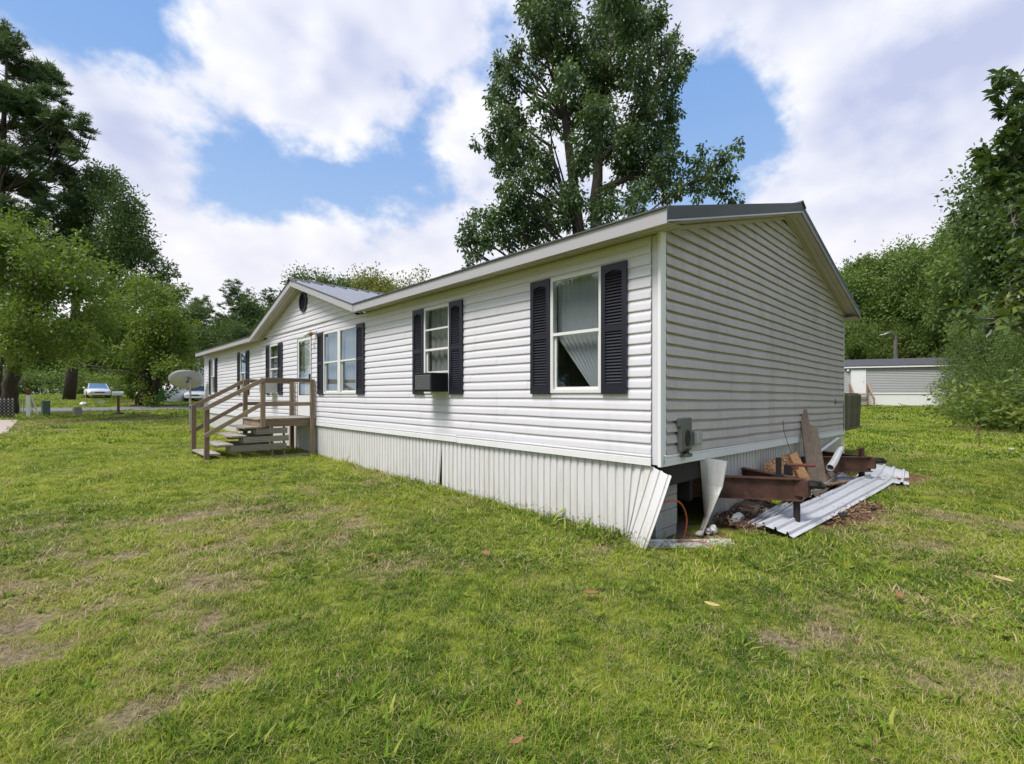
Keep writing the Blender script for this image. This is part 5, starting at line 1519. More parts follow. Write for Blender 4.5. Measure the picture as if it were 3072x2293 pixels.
# ================================================================== trees
def leaves(blobs, seed, size, per_m3, cluster=14, spread=.22, droop=.35, aspect=.42, needle=False, fill=1.0):
    """blobs: list of (centre, radius or (rx,ry,rz)) -> V, tint"""
    g = np.random.default_rng(seed)
    Ps, Ds, Ts = [], [], []
    for (c, r) in blobs:
        r = np.array(r if hasattr(r, '__len__') else (r, r, r), float)
        vol = 4.19 * r.prod()
        n = max(18, int(per_m3 * vol ** .82))
        k = max(2, n // cluster)
        dirs = g.normal(size=(k, 3)); dirs /= np.linalg.norm(dirs, axis=1)[:, None]
        rad = g.random(k) ** (1 / 2.4)
        cc = np.array(c) + dirs * r * rad[:, None] * fill
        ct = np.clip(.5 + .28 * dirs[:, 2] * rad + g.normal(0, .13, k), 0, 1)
        q = g.normal(size=(k, cluster, 3)) * (spread * np.mean(r)) * (.55 if needle else 1.0)
        if needle:
            u = g.normal(size=(k, cluster, 3)); u /= np.linalg.norm(u, axis=2)[:, :, None]
            u[:, :, 2] = np.abs(u[:, :, 2]) * .7 + .1
            P = np.repeat(cc[:, None, :], cluster, 1) + q * .25; D = u
        else:
            P = cc[:, None, :] + q
            D = q / (np.linalg.norm(q, axis=2)[:, :, None] + 1e-6) * .7 + g.normal(size=q.shape) * .55 + dirs[:, None, :] * .35
            D[:, :, 2] -= droop
        D = D / (np.linalg.norm(D, axis=2)[:, :, None] + 1e-6)
        Ps.append(P.reshape(-1, 3)); Ds.append(D.reshape(-1, 3))
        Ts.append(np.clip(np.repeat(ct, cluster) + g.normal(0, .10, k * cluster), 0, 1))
    P = np.concatenate(Ps); D = np.concatenate(Ds); T = np.concatenate(Ts); n = len(P)
    L = size * g.uniform(.65, 1.25, n)[:, None]
    rv = g.normal(size=(n, 3)); S = np.cross(D, rv); S /= (np.linalg.norm(S, axis=1)[:, None] + 1e-6)
    W_ = L * aspect * .5
    Nn = np.cross(S, D)
    V = np.empty((n, 4, 3))
    V[:, 0] = P; V[:, 1] = P + D * L * .48 + S * W_ + Nn * L * .06; V[:, 2] = P + D * L; V[:, 3] = P + D * L * .48 - S * W_ + Nn * L * .06
    return V.reshape(-1, 3), np.repeat(T, 4)
def limb(a, b_, g, bend=.09, n=6):
    a = np.array(a, float); b_ = np.array(b_, float); l_ = np.linalg.norm(b_ - a); off = g.normal(size=3) * l_ * bend; off[2] = abs(off[2]) * .3 - l_ * .06
    return [a + (b_ - a) * t + off * math.sin(math.pi * t) for t in np.linspace(0, 1, n)]
def tree(name, label, cat, leaders, blobs, leaf, lmat, bmat='bark_dark', group=None, seed=1, branches=True, bth=.045, cname='crown', maxb=70):
    """leaders: list of (points, radii)"""
    base = leaders[0][0][0]
    e_ = empty(name, (float(base[0]), float(base[1]), float(base[2]))); tag(e_, label, cat, group)
    g = np.random.default_rng(seed)
    mb = MB(); LP = []
    for pts, rad in leaders:
        pts = [np.array(p, float) for p in pts]
        # densify
        dp = []; dr_ = []
        for i in range(len(pts) - 1):
            for t in np.linspace(0, 1, 5)[:-1]:
                dp.append(pts[i] + (pts[i + 1] - pts[i]) * t + g.normal(size=3) * .02 * rad[i] * 4); dr_.append(rad[i] + (rad[i + 1] - rad[i]) * t)
        dp.append(pts[-1]); dr_.append(rad[-1])
        mb.tube(dp, dr_, 9); LP += list(zip(dp, dr_))
    part('trunk', mb, bmat, e_, smooth=True)
    if branches:
        zmin = base[2] + .30 * (max(float(b_[0][2]) for b_ in blobs) - base[2]) * .8
        LP = [q_ for q_ in LP if q_[0][2] > min(zmin, base[2] + 3.0)]
        bm = MB(); A_ = np.array([p for p, _ in LP])
        idx = list(range(len(blobs))); g.shuffle(idx)
        for i in idx[:maxb]:
            c = np.array(blobs[i][0], float)
            dxy = np.linalg.norm(A_[:, :2] - c[:2], axis=1); want = c[2] - .75 * dxy
            j = int(np.argmin(dxy * .8 + np.abs(A_[:, 2] - want)))
            r_ = min(LP[j][1] * .5, bth * (1 + np.linalg.norm(c - A_[j]) * .25))
            if c[2] < A_[j][2] + .3: continue
            pts = limb(A_[j], c, g)
            bm.tube(pts, list(np.linspace(r_, r_ * .25, len(pts))), 5, False)
        if bm.v: part('branch', bm, bmat, e_, smooth=True)
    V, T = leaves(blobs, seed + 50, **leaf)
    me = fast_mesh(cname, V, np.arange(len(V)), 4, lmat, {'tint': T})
    o = bpy.data.objects.new(cname, me); link(o, e_, (0, 0, 0))
    return e_
def sub(c, r, n, rr, seed):
    """fill an ellipsoid with small blobs"""
    g = np.random.default_rng(seed); r = np.array(r if hasattr(r, '__len__') else (r, r, r), float); out = []
    for _ in range(n):
        u = g.normal(size=3); u /= np.linalg.norm(u); k = g.random() ** (1 / 2.6)
        out.append((np.array(c) + u * r * k, rr * g.uniform(.65, 1.3)))
    return out

# ---- the tall broadleaf tree behind the home
MZ = 16.6
def mt_(x, y, dz=0): return at(1300 + x / 2.015, y / 2.015, MZ + dz)
BL_ = [(700, 40, 130), (620, 110, 105), (700, 180, 115), (800, 60, 105), (640, 230, 80), (760, -60, 120), (600, 0, 90), (830, 150, 70), (560, 60, 60),
       (1050, 60, 140), (1000, 150, 120), (1200, 110, 140), (1330, 130, 85), (1150, 220, 140), (1000, 270, 125), (1100, -60, 140), (1240, -40, 110), (1370, 70, 50), (1390, 110, 40),
       (510, 290, 62), (490, 340, 50), (400, 420, 72), (480, 470, 85), (375, 545, 70), (450, 640, 105), (520, 740, 105), (420, 730, 85), (390, 360, 40), (345, 610, 45),
       (265, 860, 40), (320, 850, 55), (350, 900, 45), (450, 850, 95), (560, 880, 110), (450, 980, 90), (650, 960, 100), (600, 1080, 100), (500, 1140, 100), (700, 1060, 75), (380, 1030, 45), (420, 1140, 60),
       (620, 430, 60), (650, 620, 65), (700, 740, 75), (780, 560, 50), (640, 320, 70), (880, 380, 110), (820, 470, 80), (900, 600, 110), (1000, 420, 140), (1000, 560, 140), (1000, 700, 140), (1050, 850, 140), (920, 880, 90),
       (1150, 400, 140), (1250, 480, 120), (1300, 300, 120), (1400, 330, 95), (1450, 240, 62), (1470, 200, 35), (1510, 370, 72), (1540, 340, 35), (1430, 470, 100), (1510, 450, 45), (1350, 600, 130), (1440, 660, 75), (1250, 700, 140), (1400, 780, 100), (1440, 860, 60), (1200, 850, 140), (1350, 880, 110), (1150, 1000, 120), (1250, 1000, 120), (1390, 1000, 90), (1350, 1120, 95), (1250, 1160, 75), (900, 1000, 80),
       (820, 1180, 90), (700, 1240, 105), (600, 1290, 95), (500, 1290, 90), (400, 1320, 90), (300, 1320, 75), (225, 1400, 80), (330, 1440, 80), (240, 1530, 65), (180, 1470, 45), (450, 1450, 80), (560, 1400, 90), (680, 1370, 90), (800, 1320, 80), (900, 1390, 55), (950, 1270, 55), (1050, 1290, 80), (1200, 1260, 70), (1060, 1190, 70), (210, 1620, 40),
       (700, 300, 80), (790, 330, 75), (760, 420, 60), (570, 400, 50), (860, 280, 80), (600, 500, 50), (730, 560, 45), (850, 700, 80), (800, 800, 60),
       (1500, 1040, 52), (1600, 1000, 50), (1630, 900, 45), (1660, 1040, 65), (1750, 960, 60), (1820, 890, 40), (1850, 850, 25), (1840, 950, 32), (1720, 1080, 65), (1800, 1060, 48), (1580, 1110, 65), (1680, 1150, 55), (1780, 1170, 62), (1850, 1200, 32), (1600, 1200, 48), (1480, 1140, 60), (1420, 1200, 45), (1520, 960, 35), (1460, 960, 40)]
g = np.random.default_rng(5); bl = []
for (x, y, r_) in BL_:
    edge = abs(x - 1000) / 800
    bl.append((mt_(x, y, g.normal(0, 1.5) * (1.15 - .6 * edge)), r_ * (.90 if r_ < 100 else .76) / 2.015 * MZ / FOC * np.array([.88, .88, 1.12])))
tb = G(*mt_(930, 1750)[:2])
tree('tall_tree', 'tall dark green broadleaf tree rising behind the home', 'tree',
     [([tb, mt_(870, 1320), mt_(825, 930), mt_(770, 520), mt_(755, 300), mt_(720, 40)], [.26, .20, .15, .11, .08, .03]),
      ([np.array(tb) + (.3, -.2, 0), mt_(980, 1290), mt_(1000, 900), mt_(1020, 500), mt_(1100, 100)], [.28, .20, .16, .11, .04]),
      ([mt_(870, 1330), mt_(800, 1220), mt_(700, 880), mt_(560, 780)], [.10, .08, .06, .03]),
      ([mt_(1000, 1150), mt_(1250, 1050), mt_(1500, 1130), mt_(1640, 1080), mt_(1760, 1000)], [.12, .09, .06, .045, .02]),
      ([mt_(985, 1000), mt_(1180, 800), mt_(1350, 500), mt_(1450, 300)], [.11, .09, .06, .02])],
     bl, dict(size=.155, per_m3=1500, cluster=16, spread=.22, droop=.9, aspect=.46), 'leaf_tall', 'bark_dark', seed=3, bth=.04, maxb=110)

# ---- left: tall pine, dark tree, two spreading broadleaf trees
def lb(x, y, Z, r, g_): return (atd(x, y, Z + g_.normal(0, r * .5)), r)
g = np.random.default_rng(21)
PZ = 38.0
pine_b = []
for (x, y, r_) in [(20, 110, 40), (60, 150, 50), (10, 190, 50), (100, 180, 35), (120, 210, 30), (60, 240, 55), (120, 260, 40), (160, 265, 30), (183, 290, 18), (20, 290, 60), (100, 310, 45), (150, 310, 28), (170, 340, 25), (60, 350, 45), (110, 370, 40), (10, 400, 50), (140, 390, 30), (80, 430, 45), (30, 460, 45), (-40, 130, 60), (-50, 250, 70), (-40, 380, 60), (-80, 200, 60), (-30, 60, 40), (130, 440, 35), (180, 420, 25)]:
    s_ = PZ / FOC * DS
    pine_b += sub(atd(x, y, PZ + g.normal(0, 1.2)), (r_ * s_, r_ * s_, r_ * s_ * .55), 6, r_ * s_ * .45, int(x * 7 + y * 3 + 999))
pb = atd(-10, 900, PZ); pb = G(pb[0], pb[1])
tree('pine_tree', 'tall ragged pine at the upper left edge', 'tree', [([pb, atd(-5, 600, PZ), atd(5, 350, PZ), atd(15, 110, PZ)], [.42, .34, .22, .05])], pine_b,
     dict(size=.46, per_m3=330, cluster=26, spread=.5, needle=True, aspect=.13), 'leaf_pine', 'bark_dark', seed=8, bth=.03, maxb=60)
DZ_ = 41.0; s_ = DZ_ / FOC * DS; db_ = []
for (x, y, r_) in [(190, 420, 40), (230, 400, 38), (250, 460, 45), (200, 480, 50), (150, 470, 45), (285, 520, 42), (240, 540, 55), (320, 540, 35), (180, 560, 55), (340, 590, 30), (290, 600, 50), (360, 590, 18), (130, 540, 50), (100, 500, 45), (335, 640, 40), (60, 520, 50), (220, 380, 22), (180, 390, 25)]:
    db_ += sub(atd(x, y, DZ_ + g.normal(0, 1.5)), r_ * s_ * .9, 6, r_ * s_ * .42, int(x + y * 5))
b0 = atd(150, 900, DZ_); b0 = G(b0[0], b0[1])
tree('shade_tree', 'dark feathery broadleaf tree behind the spreading trees at left', 'tree', [([b0, atd(165, 650, DZ_), atd(205, 450, DZ_)], [.45, .30, .06])], db_,
     dict(size=.30, per_m3=230, cluster=16, spread=.40, droop=.2, aspect=.42), 'leaf_oak_dark', 'bark_dark', seed=9, bth=.06)
OZ = 22.5; s_ = OZ / FOC * DS; ob = []
for (x, y, r_) in [(20, 540, 60), (80, 560, 65), (140, 560, 60), (-40, 580, 70), (50, 620, 70), (130, 630, 70), (190, 600, 50), (210, 660, 50), (-20, 680, 70), (70, 700, 60), (150, 700, 60), (10, 740, 45), (60, 760, 30), (110, 740, 40), (30, 480, 40), (-60, 500, 60), (90, 510, 30), (40, 790, 18), (180, 740, 45), (-50, 760, 50), (240, 700, 35)]:
    ob += sub(atd(x, y, OZ + g.normal(0, 1.6)), (r_ * s_, r_ * s_, r_ * s_ * .72), 7, r_ * s_ * .40, int(x * 3 + y + 777))
tb = gpt(27, 1243.5)
tree('spreading_tree', 'leafy spreading tree with thick leaning trunk at the left edge', 'tree',
     [([tb, atd(22, 830, 24.6), atd(36, 770, 24.5), atd(60, 700, 24.0), atd(90, 610, 23.5)], [.38, .30, .27, .18, .06]), ([atd(30, 780, 24.5), atd(0, 720, 24.6), atd(-30, 620, 24.5)], [.18, .14, .06])],
     ob, dict(size=.17, per_m3=420, cluster=16, spread=.34, droop=.25, aspect=.5), 'leaf_oak', 'bark_dark', group='spreading trees at left', seed=12, bth=.028)
OZ = 34.0; s_ = OZ / FOC * DS; ob = []
for (x, y, r_) in [(290, 640, 50), (340, 650, 50), (250, 700, 55), (310, 710, 60), (370, 700, 50), (230, 760, 45), (290, 770, 55), (350, 770, 55), (395, 740, 35), (410, 770, 25), (262, 815, 32), (310, 820, 40), (360, 820, 40), (400, 830, 18), (330, 850, 30), (280, 850, 22), (385, 800, 35), (165, 775, 30), (240, 650, 40), (380, 640, 30), (410, 700, 22)]:
    ob += sub(atd(x, y, OZ + g.normal(0, 1.8)), (r_ * s_, r_ * s_, r_ * s_ * .75), 6, r_ * s_ * .40, int(x * 5 + y + 31))
tb = gpt(440, 1217)
tree('spreading_tree', 'low spreading tree with forked trunk across the road', 'tree',
     [([tb, atd(318, 840, OZ), atd(312, 800, OZ), atd(290, 740, OZ)], [.62, .46, .36, .10]), ([np.array(tb) + (.3, .1, 0), atd(335, 840, OZ), atd(346, 800, OZ), atd(360, 740, OZ)], [.34, .24, .2, .08])],
     ob, dict(size=.22, per_m3=270, cluster=16, spread=.36, droop=.25, aspect=.5), 'leaf_oak', 'bark_dark', group='spreading trees at left', seed=14, bth=.028)

# ---- generic background trees: a few prototypes sharing mesh data
def proto_mesh(kind, seed):
    g = np.random.default_rng(seed); bl = []
    if kind == 'broad':
        bl = sub((0, 0, 8.2), (3.6, 3.6, 4.2), 46, 1.15, seed) + sub((0, 0, 4.2), (3.4, 3.4, 2.6), 16, 1.0, seed + 1)
        V, T = leaves(bl, seed, .27, 200, 14, .34, .3, .5)
    elif kind == 'pine':
        for k in range(26):
            zz = 6.5 + 8.0 * (k / 25); rr = 2.6 * (1 - (k / 25) ** 2.2) + .5; th = g.random() * 6.28
            bl += sub((rr * .6 * math.cos(th), rr * .6 * math.sin(th), zz), (1.2, 1.2, .55), 4, .55, seed * 31 + k)
        V, T = leaves(bl, seed, .46, 150, 22, .5, .0, .14, True)
    elif kind == 'cedar':
        for k in range(60):
            f = k / 59; zz = .9 + 6.6 * f; rr = 2.1 * (1 - f) ** .8 + .2; th = k * 2.4
            bl += sub((rr * .7 * math.cos(th), rr * .7 * math.sin(th), zz), (.6, .6, .40), 3, .42, seed * 17 + k)
        V, T = leaves(bl, seed, .20, 190, 14, .45, .35, .22)
    elif kind == 'bush':
        bl = sub((0, 0, .75), (1.3, 1.3, .75), 24, .42, seed)
        V, T = leaves(bl, seed, .14, 190, 12, .36, .2, .55)
    return V, T
def trunk_mb(h, r, seed, n=3):
    g = np.random.default_rng(seed); mb = MB()
    p = [np.array([g.normal(0, .12) * k, g.normal(0, .12) * k, h * k / 5]) for k in range(6)]; p[0][2] = -.3
    mb.tube(p, [r * (1 - .16 * k) for k in range(6)], 8)
    for k in range(n * 3):
        a = p[2] * .5 + p[3] * .5 if k % 2 else p[3]; th = g.random() * 6.28; l_ = h * g.uniform(.22, .42)
        mb.tube(limb(a, a + np.array([math.cos(th) * l_ * .7, math.sin(th) * l_ * .7, l_ * .75]), g), list(np.linspace(r * .35, r * .06, 6)), 5, False)
    return mb
PROTO = {}
for kind, lm, cnt, hh, rr in (('broad', 'leaf_forest', 3, 9.5, .26), ('pine', 'leaf_pine', 2, 14.3, .22), ('cedar', 'leaf_cedar', 2, 7.3, .10), ('bush', 'leaf_bush', 2, 1.2, .03)):
    L2 = []
    for i in range(cnt):
        V, T = proto_mesh(kind, 100 + i * 7 + len(kind))
        cm = fast_mesh('crown', V, np.arange(len(V)), 4, lm, {'tint': T})
        tm = trunk_mb(hh, rr, i + 3).mesh('trunk', 'bark_gray' if kind == 'pine' else 'bark_dark', True)
        L2.append((cm, tm))
    PROTO[kind] = L2
MATVAR = {}
def bgtree(kind, i, x, y, h, name, label, cat, group, sc_xy=1.0, lmat=None, rz_=None):
    base_h = {'broad': 12.6, 'pine': 15.2, 'cedar': 8.0, 'bush': 1.55}[kind]
    s = h / base_h
    e_ = empty(name, (x, y, float(gz(x, y)) - .05), rz_ if rz_ is not None else random.random() * 6.28); e_.scale = (s * sc_xy, s * sc_xy, s); tag(e_, label, cat, group)
    cm, tm = PROTO[kind][i % len(PROTO[kind])]
    if lmat:
        key = (kind, i % len(PROTO[kind]), lmat)
        if key not in MATVAR:
            c2 = cm.copy(); c2.materials.clear(); c2.materials.append(MATS[lmat]); MATVAR[key] = c2
        cm = MATVAR[key]
    for nm, me_ in (('stem' if kind == 'bush' else 'trunk', tm), ('foliage' if kind == 'bush' else 'crown', cm)):
        o = bpy.data.objects.new(nm, me_); COL.objects.link(o); o.parent = e_
    return e_
def bgat(xd, topd, Z, kind, i, name, label, cat='tree', group=None, **kw):
    """tree whose top shows at display (xd, topd) at depth Z"""
    p = atd(xd, topd, Z); h = p[2] - float(gz(p[0], p[1]))
    return bgtree(kind, i, float(p[0]), float(p[1]), h, name, label, cat, group, **kw)
GB = 'trees of the wood behind the home'
# left background wood
for i, (x, y, Z, k, lab, lm) in enumerate([
    (395, 655, 62, 'broad', 'dark tree left of the round-topped pine beyond the home', 'leaf_oak_dark'),
    (430, 640, 66, 'pine', 'slim pine left of the round-topped pine beyond the home', None),
    (505, 606, 58, 'pine', 'round-topped dark pine standing above the left roof', None),
    (560, 645, 60, 'broad', 'dark tree between the round-topped pine and the front gable', 'leaf_oak_dark'),
    (583, 625, 64, 'pine', 'thin pine nearest the front gable on its left', None),
    (470, 690, 56, 'broad', 'low dark tree under the round-topped pine', 'leaf_oak_dark'),
    (535, 700, 55, 'broad', 'low dark tree above the far roof end', 'leaf_oak_dark'),
    (350, 700, 70, 'broad', 'green tree glimpsed behind the low spreading tree', None),
    (700, 588, 52, 'broad', 'flat round-topped tree just right of the front gable peak', 'leaf_oak_dark'),
    (740, 600, 54, 'broad', 'dark treetop at the right foot of the flat round-topped tree', 'leaf_oak_dark'),
    (815, 598, 40, 'broad', 'small yellow-green treetop above the cross gable roof', 'leaf_yellow'),
    (20, 660, 75, 'broad', 'green tree far behind the leaning trunk', None),
    (110, 690, 72, 'broad', 'green tree far behind the fence gate', None),
    (200, 680, 74, 'broad', 'green tree far behind the parked car', None),
    (280, 690, 76, 'broad', 'green tree behind the mailbox', None)]):
    bgat(x, y, Z, k, i, 'pine_tree' if k == 'pine' else 'wood_tree', lab, 'tree', 'trees beyond the road', lmat=lm)
# sparse dying treetop
sb_ = []
for (x, y) in [(850, 610), (870, 600), (890, 605), (905, 595), (925, 595), (880, 622), (915, 612), (860, 626)]:
    sb_ += sub(atd(x, y, 42), .55, 3, .35, x + y)
b0 = atd(880, 900, 42); b0 = G(b0[0], b0[1])
tree('bare_tree', 'sparse nearly bare treetop showing over the front eave', 'tree', [([b0, atd(880, 680, 42), atd(885, 605, 42)], [.2, .1, .03])], sb_, dict(size=.22, per_m3=14, cluster=4, spread=.5, droop=.2, aspect=.6), 'leaf_yellow', 'bark_gray', seed=33, bth=.02)
# undergrowth beyond the road
for i, (x, y, Z) in enumerate([(60, 795, 56), (95, 800, 58), (130, 790, 57), (165, 800, 59), (195, 795, 60), (225, 800, 58), (255, 805, 57), (285, 800, 56), (25, 800, 55)]):
    bgat(x, y, Z, 'bush', i, 'roadside_bush', 'leafy roadside bush, number of %s from the left edge beyond the road' % ['second', 'third', 'fourth', 'fifth', 'sixth', 'seventh', 'eighth', 'ninth', 'first'][i], 'bush', 'bushes beyond the road', sc_xy=1.0, lmat='leaf_forest')
# right-hand wood
for i, (x, y, Z, k, lab, lm) in enumerate([
    (1822, 575, 62, 'broad', 'tree nearest the right eave of the home', None), (1850, 552, 60, 'pine', 'pine nearest the right eave of the home', 'leaf_forest'),
    (1885, 562, 58, 'broad', 'tree above the left half of the grey neighbouring home', None), (1920, 550, 60, 'pine', 'pine left of the street light', 'leaf_forest'),
    (1950, 545, 56, 'broad', 'tree behind the street light', None), (1985, 530, 58, 'broad', 'tree just right of the street light', None), (2015, 535, 54, 'pine', 'pine above the right end of the grey home', 'leaf_forest'),
    (2060, 500, 50, 'broad', 'tall tree above the feathery cedar', None), (2125, 450, 46, 'broad', 'taller tree right of the street light group', None), (2165, 430, 40, 'broad', 'tree rising towards the right edge', None),
    (2235, 345, 38, 'broad', 'tallest tree near the right edge', None), (2275, 280, 32, 'broad', 'dark tree cut by the right edge', 'leaf_oak_dark'), (2330, 250, 30, 'broad', 'tree mostly outside the right edge', 'leaf_oak_dark'),
    (1835, 700, 52, 'broad', 'low green tree behind the left of the grey home', None), (1900, 690, 53, 'broad', 'low green tree behind the middle of the grey home', None), (1965, 690, 52, 'broad', 'low green tree under the street light', None)]):
    bgat(x, y, Z, k, i, 'pine_tree' if k == 'pine' else 'wood_tree', lab, 'tree', GB, lmat=lm, sc_xy=.8 if x > 2050 else 1.0)
for i, (x, y, Z, lab) in enumerate([(2080, 690, 30, 'feathery cedar standing before the right end of the grey home'), (2118, 660, 28, 'second feathery cedar right of the one before the grey home'), (2155, 640, 26, 'feathery cedar in the middle of the right-hand group'),
                                    (2195, 680, 24, 'low feathery cedar near the right edge'), (2245, 610, 22, 'feathery cedar cut by the right edge')]):
    bgat(x, y, Z, 'cedar', i, 'cedar_tree', lab, 'tree', 'cedars at the right of the lawn', sc_xy=1.0)
for i, (x, y, Z, lab) in enumerate([(2100, 855, 28, 'leafy bush under the first cedar'), (2125, 852, 25, 'leafy bush at the lawn edge, second of the row'), (2155, 842, 23, 'yellow-green bush in the middle of the row at right'),
                                    (2185, 832, 21.5, 'yellow-green bush left of the one at the right edge'), (2210, 815, 20, 'large yellow-green bush at the right edge'), (2240, 800, 19, 'bush just outside the right edge')]):
    bgat(x, y, Z, 'bush', i, 'leafy_bush', lab, 'bush', 'bushes at the right of the lawn', sc_xy=1.15)

# unseen yard woods: left ones mirrored in windows, rear ones added to darken gable
YV = []; YT = []
for i, (x, y, h) in enumerate([(-34, 14, 9), (-36, 20, 11), (-33, 26, 12), (-38, 32, 13), (-30, 36, 10), (-36, 7, 9), (-37, 0, 8), (-27, 41, 11), (-40, -8, 9), (33, -16, 15), (26, -22, 14), (-22, -30, 14), (-12, -33, 14)]):
    V, T = proto_mesh('broad', 900 + i); k = h / 12.6
    YV.append(V * k + np.array([x, y, float(gz(x, y))])); YT.append(T)
YV = np.concatenate(YV); me = fast_mesh('yard_woods_and_blockers', YV, np.arange(len(YV)), 4, 'leaf_oak_dark', {'tint': np.concatenate(YT)})
o = bpy.data.objects.new('yard_woods_and_blockers', me); link(o); tag(o, 'unseen wood round the yard, partly mirrored in the windows, partly added to darken the gable', 'wood', None, 'stuff')

# ---- magnolia reaching in from the right
MGZ = 6.0
def mg(x, y, dz=0): return at(2600 + x / 1.502, 200 + y / 1.502, MGZ + dz)
V = []; T = []; twigs = MB(); g = np.random.default_rng(77)
def rosette(c, dirv, n, L0, tone):
    dirv = np.array(dirv, float); dirv /= np.linalg.norm(dirv)
    a = np.cross(dirv, (.3, .2, 1)); a /= np.linalg.norm(a); b_ = np.cross(dirv, a)
    for k in range(n):
        th = k * 2.4 + g.random() * .5; el = g.uniform(.25, 1.25)
        dl = dirv * math.cos(el) + (a * math.cos(th) + b_ * math.sin(th)) * math.sin(el); dl[2] -= .22; dl /= np.linalg.norm(dl)
        sd_ = np.cross(dl, (0, 0, 1.0) + g.normal(size=3) * .35); sd_ /= np.linalg.norm(sd_) + 1e-6; nn = np.cross(sd_, dl)
        l_ = L0 * g.uniform(.7, 1.15); w_ = l_ * .19; p = np.array(c) - dirv * g.random() * .08
        k0 = [p, p + dl * l_ * .30 + sd_ * w_ * .8 + nn * .012, p + dl * l_ * .68 + sd_ * w_ + nn * .012, p + dl * l_ - nn * .02, p + dl * l_ * .68 - sd_ * w_ + nn * .012, p + dl * l_ * .30 - sd_ * w_ * .8 + nn * .012]
        V.extend(k0); T.extend([min(1, max(0, tone + g.normal(0, .16)))] * 6)
attach = []
# (x, y) picked along the visible sprays, with a direction
for (x, y, n_l, tone, dzz) in [(395, 1085, 12, .55, 0), (440, 1130, 12, .5, .2), (470, 1165, 9, .45, -.2), (500, 1070, 12, .6, .1), (560, 1020, 10, .5, .3), (600, 1130, 12, .6, 0), (640, 1170, 10, .5, -.3), (610, 1060, 11, .75, .2), (680, 1080, 12, .65, 0), (700, 1150, 10, .5, .2),
                               (560, 1170, 8, .4, .1), (640, 990, 12, .5, .3), (690, 1000, 12, .55, 0), (650, 910, 11, .5, .3), (690, 870, 10, .45, .2), (700, 950, 12, .5, 0), (610, 720, 9, .4, .5), (660, 680, 10, .35, .6), (700, 730, 10, .35, .4), (690, 640, 10, .3, .5),
                               (640, 590, 9, .25, .6), (590, 600, 8, .25, .8), (690, 560, 10, .25, .5), (700, 820, 12, .45, .2), (640, 830, 9, .4, .5), (720, 1040, 12, .5, 0), (740, 1120, 12, .5, 0), (740, 900, 12, .45, 0), (740, 780, 12, .4, .3), (740, 660, 12, .3, .3)]:
    c = mg(x, y, dzz); dirv = (mg(x, y, dzz) - mg(x + 90, y - 10, dzz + .4)); pass
    rosette(c, dirv + np.array([0, 0, .12]), n_l, .17, tone)
    attach.append(c)
for (x, y, r_) in [(600, 45, 22), (660, 55, 25), (700, 110, 40), (590, 120, 20), (620, 195, 25), (680, 190, 40), (700, 260, 45), (650, 300, 32), (690, 350, 45), (620, 330, 18), (540, 380, 24), (580, 420, 35), (500, 400, 15), (530, 450, 28), (640, 420, 45), (600, 490, 40), (680, 480, 50), (550, 520, 30), (740, 300, 60), (740, 450, 60), (740, 180, 50)]:
    for _ in range(max(3, r_ // 5)):
        c = mg(x + g.normal(0, r_ * .5), y + g.normal(0, r_ * .5), 1.2 + g.normal(0, .3)); rosette(c, (-RT + np.array([0, 0, .25]) + g.normal(size=3) * .5), 9, .17, .12)
    attach.append(mg(x, y, 1.2))
tk = mg(1150, 1000, 1.2); tk0 = G(tk[0], tk[1])
# the rest of its crown, round the trunk outside the picture
for _ in range(330):
    u = g.normal(size=3); u /= np.linalg.norm(u); hh = g.uniform(1.3, 6.4); rr = 1.9 * math.sin(math.pi * min(1, (hh - .6) / 6.6)) ** .6 * g.uniform(.55, 1.0)
    c = np.array([tk[0] + u[0] * rr, tk[1] + u[1] * rr, hh])
    rr_ = (c - CAM) @ RT / max(.1, (c - CAM) @ FW)
    if rr_ < 1.10: continue            # keep clear of the open view
    rosette(c, np.array([u[0], u[1], .35]), 10, .17, .42); attach.append(c)
# limbs: a few from the trunk, every twig grows from the nearest limb
limbs = []
for k in range(11):
    h0 = .9 + .42 * k; th = k * 2.4 + 2.2; l_ = 1.75 - .09 * k
    a0 = np.array([tk[0], tk[1], h0]); lp = limb(a0, a0 + np.array([math.cos(th) * l_, math.sin(th) * l_, .55]), g, .05, 7)
    if min((p_ - CAM) @ RT / max(.1, (p_ - CAM) @ FW) for p_ in lp) < 1.12: continue
    limbs += lp; twigs.tube(lp, list(np.linspace(.055, .015, 7)), 6, False)
for (xx, yy, dz_) in [(640, 1090, .1), (660, 930, .3), (660, 700, .5), (670, 420, 1.1), (690, 200, 1.2), (600, 1140, .0)]:
    p_ = mg(xx, yy, dz_); a0 = np.array([tk[0], tk[1], max(.8, p_[2] - .5)]); lp = limb(a0, p_, g, .07, 9); limbs += lp; twigs.tube(lp, list(np.linspace(.05, .010, 9)), 6, False)
LM = np.array(limbs)
for c in attach:
    j = int(np.argmin(np.linalg.norm(LM - c, axis=1))); twigs.tube(limb(LM[j], c, g, .08, 5), list(np.linspace(.011, .004, 5)), 4, False)
mag = empty('magnolia_tree', tk0); tag(mag, 'glossy large-leaved magnolia branches reaching in from the right edge', 'tree')
mb = MB(); mb.tube([np.array(tk0) - (0, 0, .2), tk, mg(1100, 600, 1.2), mg(1050, 100, 1.3)], [.20, .16, .11, .04], 10); part('trunk', mb, 'bark_gray', mag, smooth=True)
part('branch', twigs, 'bark_gray', mag, smooth=True)
me = fast_mesh('foliage', V, np.arange(len(V)), 6, 'leaf_magnolia', {'tint': T}); o = bpy.data.objects.new('foliage', me); link(o, mag, (0, 0, 0))

